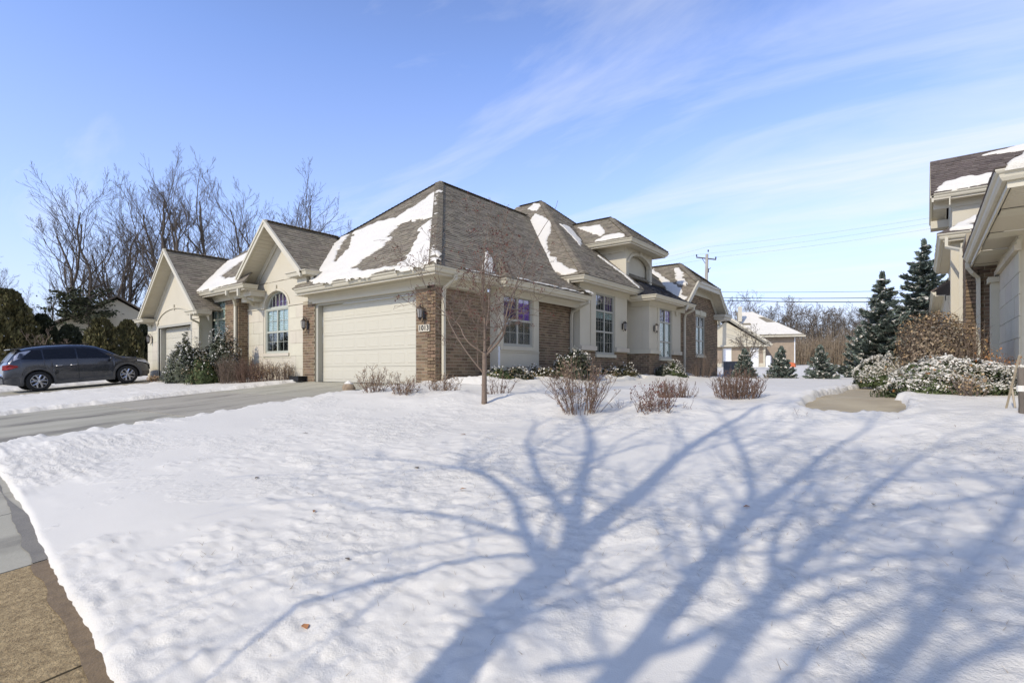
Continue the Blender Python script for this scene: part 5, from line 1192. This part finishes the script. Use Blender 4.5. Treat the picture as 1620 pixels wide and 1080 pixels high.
twig_bush('bare_shrub','tall fan of bare stems against the clipped brick gable wall',at(1108,23.6,0),1.7,1.25,90,56,fork=3,rs=.006,basew=.4,m='bark2')
# shrubs of the left unit
shrub('evergreen_shrub','tallest dark leafy evergreen beside the left garage, dusted with snow',at(298,19.3,0),.84,.7,1.42,'holly',9000,.06,snow=.30,lump=.28,seed=61,elong=2)
shrub('evergreen_shrub','dark leafy evergreen under the green-framed window, dusted with snow',at(350,18.7,0),.66,.55,1.55,'holly',7500,.06,snow=.30,lump=.28,seed=62,elong=2)
shrub('round_shrub','round olive shrub in front of the tallest dark evergreen',at(322,17.9,0),.52,.48,.88,'yew',3200,.05,snow=.10,lump=.25,seed=63,extra=('dryleaf',300,.04))
for i,(px_,w_,h_,n_,lab) in enumerate(((365,.95,.95,130,'grey-brown bare shrub below the paired downspouts'),(392,.9,.80,150,'reddish bare shrub, left one before the stone wall'),(418,.85,.66,140,'reddish bare shrub, middle one before the stone wall'),(446,.85,.62,120,'tan bare shrub nearest the black tray'))):
    twig_bush('bare_shrub',lab,at(px_,17.6-.05*i,0),w_,h_,n_,70+i,fork=3,rs=.005,basew=.75,m='stemred' if i in (1,2) else 'bark2',head='dryleaf' if i in (2,3) else None,nh=1,hs=.025)
twig_bush('bare_shrub','tiny dry plant at the pillar of the left garage',at(243,20.4,0),.5,.28,30,79,head='dryleaf',nh=2,hs=.04)
# snowy shrubs at the right
shrub('spreading_yew','wide low evergreen mound thick with snow at the right edge of the path',at(1503,8.1,-.05),.92,.62,.60,'yew',14000,.034,snow=1.5,lump=.16,seed=81,extra=('orleaf',140,.06),boxy=2.4,rot=R(38))
twig_bush('bare_shrub','bare tan twigs poking out of the wide snowy evergreen mound',at(1532,7.35,-.05),.55,.40,46,83,fork=3,head='dryleaf',nh=1,hs=.03,m='bark2')
shrub('spreading_yew','smaller snow-covered evergreen mound behind, left of the clipped brown hedge',at(1398,12.2,0),.60,.6,.66,'yew',8000,.038,snow=1.7,lump=.15,seed=82,boxy=2.3,extra=('dryleaf',60,.05))
shrub('clipped_hedge','boxy leafless brown hedge shrub in front of the right house',at(1487,10.4,0),.74,.55,1.40,'brush',9000,.034,snow=0,lump=.10,seed=84,extra=('dryleaf',1500,.035),boxy=4.5,shell=.35,rot=R(38))
twig_bush('bare_shrub','brown twig mass inside the boxy hedge',at(1487,10.4,0),1.45,1.45,260,85,fork=3,rs=.005,basew=.85,m='bark2')
twig_bush('bare_shrub','dry orange-headed plant against the right stone wall',at(1578,8.6,0),.7,.72,26,86,head='orleaf',nh=4,hs=.03)
p=at(1616,5.3,-.05); t=thing('wooden_post','dark wooden post at the right edge with a band of snow','post',p); MB().tube([(p[0],p[1],p[2]-.1),(p[0]+.01,p[1],p[2]+.3),(p[0],p[1],p[2]+.68)],[.034,.032,.034],8).build('post',M['bark'],t); MB().tube([(p[0],p[1],p[2]+.44),(p[0],p[1],p[2]+.50)],.037,8).build('snow_band',M['snow'],t)
for (pa,pb,lab) in (((1587,6.0,0),(1613,5.6,.72),'long bamboo stake leaning against the right edge'),((1609,6.0,0),(1600,6.3,.30),'short bamboo stake beside the long one')):
    a=at(pa[0],pa[1],-.05); b=at(pb[0],pb[1],pb[2]); tag(MB().tube([a,b],.011,6).build('stake',M['stake']),lab,'stake')
# ------------------------------------------------------------ spruces and far trees
for i,(px_,d_,h_,r_,lab) in enumerate(((1178,25,1.36,.66,'small snowy spruce next to the grey cabinet'),(1236,24,1.42,.66,'small snowy spruce, middle of the row of three'),(1298,23.5,1.46,.68,'small snowy spruce, right of the row of three'))):
    put_spruce(spruce(90+i,h_,r_*1.1,14,.085,.30),lab,at(px_,d_,-.02),group='small spruces in a row')
put_spruce(spruce(95,5.1,2.1,22,.15,.24),'tall snowy spruce standing left of the brown hedge',at(1396,26.5,0))
put_spruce(spruce(96,7.2,2.9,17,.17,.18),'tallest dark spruce right behind the brown hedge',at(1462,29,0))
twl=[('evergreen_tree','broad bronze-green evergreen at the left edge',10,26,1.75,4.7,'arb'),('evergreen_tree','dark cone evergreen second from the left edge',66,27.4,1.05,3.5,'arbd'),('evergreen_tree','dark rounded evergreen behind the car roof',110,28,.95,2.9,'arbd'),
 ('evergreen_tree','bronze cone evergreen above the car bonnet',160,27,1.05,3.1,'arb'),('evergreen_tree','bronze cone evergreen left of the left garage gable',203,28,.98,3.0,'arb'),('evergreen_tree','narrow dark evergreen touching the left garage wall',229,29,.6,2.9,'arbd')]
for i,(nm,lab,px_,d_,r_,h_,m_) in enumerate(twl):
    rn_=np.random.default_rng(100+i); t=thing(nm,lab,'evergreen tree',at(px_,d_,-.05),'evergreens behind the parked car',local=True); n_=int(8500*r_*h_/4)
    z_=rn_.random(n_)**.85; q_=rn_.random(n_)*6.283; prof=np.minimum(1,(1.02-z_)**.55*1.15)*np.minimum(1,.72+z_*2.2)
    f_=1+.55*fbm(q_*1.2,z_*3,1.3,3,i)+.3*fbm(q_*4,z_*12,1.2,2,i+3); rr=r_*prof*f_*(.55+.45*rn_.random(n_)**.5); P=np.stack([rr*np.cos(q_),rr*np.sin(q_),z_*h_],1)
    D=np.stack([np.cos(q_)*.4,np.sin(q_)*.4,np.ones(n_)],1); leaf_obj('crown',P,.115,m_,t,i,0,2.0,D)
    MB().tube([(0,0,-.2),(0,0,h_*.85)],[.09,.02],6).build('trunk',M['bark'],t)
    sn=P[(rn_.random(n_)<.05)&(rr>r_*prof*f_*.9)]+[0,0,.04]; leaf_obj('snow',sn,.08,'snow',t,i,.6,1,kind='stuff')
# small ornamental tree behind the car
put_tree(bare_tree(301,2.6,.06,5,.9,(4,4,3),.15,.04,.008,'bark2',ang=(.5,1.0)),'bare_tree','small pale spreading leafless tree behind the car roof','tree',at(66,24.5,0))
big=[bare_tree(11,15.2,.27,5,.80,(8,7,6,1),.14,.09,.008,'barkfar',ang=(.35,.75)),bare_tree(12,15.4,.29,6,.72,(8,7,6,1),.2,.10,.008,'barkfar',ang=(.35,.7)),bare_tree(13,15.0,.28,5,.85,(8,7,6,1),.14,.08,.008,'barkfar',lean=(.12,0),ang=(.35,.75))]
for ms,px_,d_,rot_,s_,lab in ((big[0],150,44,.3,.94,'leafless tree with several ascending trunks behind the evergreens'),(big[1],262,43,1.1,1.0,'tallest leafless tree rising above the left garage gable'),(big[2],352,46,2.2,1.06,'leafless tree behind the roof between the two gables'),
    (big[0],425,50,3.9,1.12,'leafless tree reaching right behind the stone gable'),(big[1],205,50,4.0,.85,'thinner leafless tree filling the gap left of the tallest one'),(big[2],90,52,.4,.62,'smaller leafless tree far back at the left'),(big[1],485,56,5.0,.98,'low leafless crown just above the garage roof edge'),(big[1],-30,50,2.0,.7,'leafless tree whose twigs enter at the left picture edge')):
    put_tree(ms,'bare_tree',lab,'tree',at(px_,d_,-.2),rot_,s_)
# dark pine behind the evergreens
t=thing('pine_tree','dark flat-boughed pine between the evergreens and the left house','pine tree',at(142,40,0),local=True); rn_=np.random.default_rng(5); C=[];D=[]; TWp=Segs()
for i in range(34):
    z_=2.6+3.9*rn_.random(); q=rn_.random()*6.283; L_=2.9*(1-.35*(z_-2.6)/3.9)*rn_.uniform(.6,1.1); a=Vector((0,0,z_-.5)); b=Vector((math.cos(q)*L_,math.sin(q)*L_,z_+.2)); TWp.add(a,b,.05,.02)
    for _ in range(80): f=rn_.uniform(.35,1.05); c=a.lerp(b,f)+Vector((rn_.normal()*.34,rn_.normal()*.34,rn_.normal()*.10)); C.append(c); D.append((rn_.normal(),rn_.normal(),.3))
leaf_obj('crown',C,.16,'arbd',t,3,.3,1.8,D); TWp.build('boughs',M['bark'],t,4); MB().tube([(0,0,-.3),(0,0,6.3)],[.2,.06],7).build('trunk',M['bark'],t)
# tree line beyond the lawn
tl=[bare_tree(21,11.0,.20,5,.62,(8,7,6),.2,.03,.016,ang=(.5,1.0)),bare_tree(22,11.4,.20,5,.55,(8,7,6),.25,.04,.016,ang=(.5,1.0)),bare_tree(23,10.4,.18,6,.7,(8,7,6),.18,.02,.016,ang=(.5,1.1))]
words=['first from the left, under the low cables','above the far garage roof','above the ridge of the far house','right behind the far house','beyond the left small spruce','beyond the middle small spruce','between two small spruces','beyond the right small spruce','broad and open, left of the tall spruce','just left of the tall spruce','behind the tall spruce','between the two tall spruces','glimpsed behind the tallest spruce','at the right end beside the stone house']
for i in range(14):
    px_=1152+i*25+rnd.uniform(-8,8); put_tree(tl[i%3],'bare_tree','far leafless tree, '+words[i],'tree',at(px_,rnd.uniform(80,98),-.2),rnd.random()*6,rnd.uniform(.80,1.08),'far tree line')
S=Segs(); rn=random.Random(9)
for i in range(15000):
    px_=rn.uniform(1090,1500); d_=rn.uniform(74,100); p=Vector(at(px_,d_,-.2)); h_=rn.uniform(1.0,4.6)*(1 if rn.random()<.8 else 1.4); q=p+Vector((rn.gauss(0,.5),rn.gauss(0,.5),h_)); S.add(p,q,.03,.012)
    for _ in range(2): a=p.lerp(q,rn.uniform(.3,.9)); S.add(a,a+Vector((rn.gauss(0,.5),rn.gauss(0,.5),rn.uniform(.2,.9))),.015,.008)
S.build('undergrowth',M['brush'],None,3,label='brown brushy undergrowth along the foot of the far tree line',cat='undergrowth',kind='stuff')
S=Segs()
for i in range(9000):
    px_=rn.uniform(-60,520); d_=rn.uniform(48,62); p=Vector(at(px_,d_,-.2)); h_=rn.uniform(1.0,5.0); q=p+Vector((rn.gauss(0,.5),rn.gauss(0,.5),h_)); S.add(p,q,.022,.008)
    for _ in range(2): a=p.lerp(q,rn.uniform(.3,.9)); S.add(a,a+Vector((rn.gauss(0,.5),rn.gauss(0,.5),rn.uniform(.2,.9))),.012,.006)
S.build('undergrowth',M['brush'],None,3,label='brown brush behind the left evergreens and houses',cat='undergrowth',kind='stuff')
# ------------------------------------------------------------ utility pole and wires
pp=Vector(at(1114,52,0)); t=thing('utility_pole','grey wooden utility pole with a dark crossarm behind the clipped brick gable','utility pole',pp); zt_=11.25; rt=Vector((.7883,.6153,0)); tilt=rt*.28
MB().tube([pp+Vector((0,0,-.5)),pp+Vector((0,0,zt_))+tilt],[.19,.145],10).build('pole',M['wood'],t)
ca=pp+tilt+Vector((0,0,zt_-.42)); arm=(rt*1.0+Vector((-.6153,.7883,0))*-.5).normalized(); e0,e1=ca-arm*1.0+Vector((0,0,.22)),ca+arm*.85+Vector((0,0,-.18)); 
mb=MB(); mb.tube([e0,e1],.075,4,rot=.78); mb.tube([e0.lerp(e1,.28),ca+Vector((0,0,-.75))],.025,4); mb.build('crossarm',M['bronze'],t)
for q in (e0+Vector((.03,0,.05)),ca+Vector((.12,0,.62)),e1+Vector((-.03,0,.05))): 
    MB().lathe([(.02,0),(.05,.05),(.075,.09),(.05,.14),(.075,.17),(.05,.23)],8,q).build('insulator',M['black'],t)
mb=MB(); c=pp+rt*.42+Vector((0,0,zt_-1.55)); mb.tube([c-rt*.3+Vector((0,0,-.05)),c+Vector((0,0,.02)),c+rt*.22+Vector((0,0,.22))],.03,5); mb.tube([c+Vector((0,0,-.25)),c+Vector((0,0,.15))],.055,6); mb.build('cutout_switch',M['black'],t)
MB().tube([c-rt*.2,c-rt*.12+Vector((0,0,-1.2)),c-rt*.05+Vector((0,0,-4))],.012,4).build('ground_wire',M['acgrey'],t)
def wire(a,b,sag,r,lab):
    a,b=Vector(a),Vector(b); P=[a.lerp(b,i/24)+Vector((0,0,-sag*4*(i/24)*(1-i/24))) for i in range(25)]; tag(MB().tube(P,r,4).build('overhead_wire',M['black']),lab,'wire')
far=Vector(at(1760,36,0,z=0)); farL=Vector(at(830,66,0,z=0))
for j,(q,zz_,lab) in enumerate(((e0,12.6,'thin upper wire from the left end of the crossarm'),(ca+Vector((.12,0,.9)),12.9,'thin upper wire from the pole top'),(e1,12.2,'thin upper wire from the right end of the crossarm'))):
    wire(q+Vector((0,0,.25)),(far.x,far.y,zz_),.35,.005,lab); wire(q+Vector((0,0,.25)),(farL.x,farL.y,11.3),.4,.005,lab.replace('wire','wire running left'))
for z0_,z1_,r_,lab in ((7.55,6.3,.018,'top one of three low cables right of the pole'),(7.0,5.75,.028,'middle one of three low cables right of the pole'),(6.75,5.3,.035,'thick lowest cable right of the pole')):
    wire(pp+Vector((0,0,z0_)),(far.x,far.y,z1_),.25,r_,lab)
# ------------------------------------------------------------ far houses
def far_house():
    t=thing('far_house','distant tan brick house with white doors and snowy roofs beyond the lawn','house',at(1150,55,.0),local=True); t.rotation_euler=(0,0,R(20))
    B=lambda n,m,*b,p=t:(lambda mb:[mb.box(*q) for q in b] and mb.build(n,M[m],p))(MB())
    w=B('wall','farbrick',(-3.8,3.6,0,7,-.3,2.25),(3.6,7.2,4.5,12,-.3,3.4)); B('wall_base','stucco',(-3.83,3.63,-.03,7,-.3,.42))
    for x in (-.35,3.0-.75): d=B('door','white',(x,x+.75,-.06,0,0,2.0)); B('door_frame','trim',(x-.08,x-.005,-.08,-.0,0,2.08),(x+.755,x+.83,-.08,0,0,2.08),p=d)
    MB().prism([(-3.9,-.0,2.3),(3.7,-.0,2.3),(-.1,-.0,4.75)],(0,.2,0)).build('gable_wall',M['stucco'],t)
    B('frieze_board','trim',(-4.3,4.1,-.42,.0,2.12,2.30)); B('corner_board','trim',(3.45,3.66,-.05,.1,0,2.2))
    for s_ in (-1,1):
        x0=-.1+4.25*s_
        MB().prism([(x0,-.45,2.3),(-.1,-.45,5.3),(-.1,7.5,5.3),(x0,7.5,2.3)],(0,0,.10)).build('roof',M['shingle'],t)
        MB().prism([(x0,-.44,2.42),(-.1,-.44,5.42),(-.1,7.4,5.42),(x0,7.4,2.42)],(0,0,.07)).build('roof_snow',M['snow'],t)
        MB().prism([(x0,-.50,2.2),(-.1,-.50,5.2),(-.1,-.50,5.42),(x0,-.50,2.42)],(0,.04,0)).build('rake_board',M['trim'],t)
        MB().prism([(x0,-.46,2.05),(-.1,-.46,5.05),(-.1,-.1,5.05),(x0,-.1,2.05)],(0,0,.1)).build('soffit',M['trimg'],t)
    B('gutter','trim',(4.12,4.27,-.5,7.5,2.25,2.38)); B('downspout','white',(3.62,3.72,1.5,1.6,0,2.2),(3.62,3.72,6.6,6.7,0,2.2))
    r=MB().prism([(8.0,3.9,3.4),(1.6,3.9,3.4),(1.6,7.8,6.4),(3.2,7.8,6.4)],(0,0,.1)).prism([(8.0,3.9,3.4),(3.2,7.8,6.4),(8.0,12.5,3.4)],(0,0,.1)).build('roof',M['shingle'],t)
    for a,b,u0,u1 in ((.02,.40,0,1),(.40,.50,.3,1),(.50,.74,0,.75),(.74,.97,.12,1)):
        L_=lambda f:1.75+1.5*f; R2_=lambda f:7.85-4.65*f
        Q=lambda f,u:(L_(0)*(1-u)+R2_(f)*u if False else 1.75+(R2_(f)-1.75)*u,3.9+3.9*f,3.53+3*f)
        MB().prism([Q(a,u0),Q(a,u1),Q(b,u1),Q(b,u0)],(0,0,.05)).build('roof_snow',M['snow'],r)
    MB().prism([(7.95,4.0,3.53),(3.25,7.85,6.53),(7.95,12.3,3.53)],(0,0,.05)).build('roof_snow',M['snow'],r)
    B('gutter','trim',(1.6,8.1,3.8,3.92,3.3,3.45)); B('downspout','white',(7.1,7.2,4.4,4.5,0,3.3)); B('chimney','trim',(1.6,2.0,5.5,5.9,5.2,6.9))
far_house()
p=at(1216,50,0); tag(MB().box(p[0]-.2,p[0]+.2,p[1]-.2,p[1]+.2,p[2]-.2,p[2]+1.05).tube([(p[0],p[1],p[2]+1.05),(p[0],p[1],p[2]+1.15)],.2,8).build('bollard',M['white']),'white post standing right of the far house doors','post')
p=at(1252,50,0); tag(MB().prism([(p[0]-.4,p[1]-.2,p[2]-.1),(p[0]+.4,p[1]-.2,p[2]-.1),(p[0]+.3,p[1]-.2,p[2]+.4),(p[0]-.1,p[1]-.2,p[2]+.5),(p[0]-.4,p[1]-.2,p[2]+.2)],(0,.5,0)).build('orange_bin',M['orange']),'small orange object on the snow right of the far house','bin')
put_tree(bare_tree(41,4.4,.10,5,.85,(6,5,4),.22,.03,.009,'bark',ang=(.5,1.0)),'bare_tree','small dark leafless tree in front of the far house doors','tree',at(1186,44,-.1))
t=thing('left_far_house','beige house with a snowy roof half hidden behind the left evergreens','house',at(185,46,0),local=True); t.rotation_euler=(0,0,R(75))
MB().box(-4,4,-4.5,4.5,-.3,3.6).build('wall',M['stucco'],t)
for s_ in (-1,1):
    MB().prism([(-4.5*s_,-5,3.4),(-4.5*s_,5,3.4),(0,5,6.2),(0,-5,6.2)],(0,0,.12)).build('roof',M['shingle2'],t)
MB().prism([(-4.5,-5,3.54),(-4.5,5,3.54),(-2.8,5,4.6),(-2.8,-5,4.6)],(0,0,.08)).build('roof_snow',M['snow'],t)
MB().prism([(-4,-4.5,3.6),(4,-4.5,3.6),(0,-4.5,6.0)],(0,.2,0)).build('gable_wall',M['stucco'],t)
for x,y0 in ((-4.03,-2.2),(-4.03,1.2)): w=MB().box(x,x+.05,y0,y0+1.0,1.4,2.8).build('window',M['white'],t); MB().box(x-.02,x-.005,y0+.08,y0+.92,1.48,2.72).build('pane',M['black'],w)
for px_,d_,yy in ((-60,70,0),(560,64,0)): pass
# straw tips poking through the thin snow crust
g_=np.random.default_rng(33); n_=2600; gx_=g_.uniform(1.5,10.5,n_); gy_=g_.uniform(-8.3,-3.0,n_); zz_,tt_,cc_=snow_height(gx_,gy_)
k_=(tt_>.9)&((cc_*g_.random(n_))>.35); gx_,gy_,zz_=gx_[k_],gy_[k_],zz_[k_]; a_=g_.uniform(0,6.28,len(gx_)); L_=g_.uniform(.012,.04,len(gx_))
P0=np.stack([gx_,gy_,zz_-.01],1); P1=P0+np.stack([np.cos(a_)*L_,np.sin(a_)*L_,L_*.6+.012],1)
link('grass_tips',seg_mesh('grass_tips',P0,P1,np.full(len(P0),.0016),np.full(len(P0),.0006),M['stake'],3),label='pale straw tips poking through the rough foreground snow',cat='grass',kind='stuff')
# dead leaves and crumbs of debris on the snow
DL=[(7.2,-7.6),(6.9,-6.3),(5.9,-5.9),(8.9,-5.6),(4.7,-6.9),(5.3,-4.6),(9.6,-5.3),(7.6,-8.1),(3.2,-5.5),(6.2,-7.2)]
LL=['tiny dead leaf on the rough snow left of the biggest branch shadow','tiny dark leaf on the snow where two branch shadows fork','tiny dead leaf at the left tip of the upper branch shadows','tiny dark leaf inside the middle branch shadow','tiny dead leaf on the open snow at lower left','tiny dark leaf on smooth snow below the driveway','tiny dead leaf among the shadows at right','tiny dark leaf nearest the bottom edge of the snow','tiny dead leaf far left near the driveway','tiny dark leaf on the snow, middle of the lawn']
for i,(x,y) in enumerate(DL):
    z=float(snow_height(np.array([x]),np.array([y]))[0][0]); mb=MB(); q=i*1.3; s_=.018+.006*(i%3)
    P=[(x+s_*math.cos(q+a)*k_,y+s_*math.sin(q+a)*k_,z+.006+h_) for a,k_,h_ in ((0,1.4,0),(1.2,.8,.006),(3.14,1.3,.002),(4.6,.7,.008))]; mb.prism(P,(0,0,.002))
    tag(mb.build('fallen_leaf',M['orleaf'] if i%2 else M['bark']),LL[i],'leaf',None,'dead leaves on the snow')
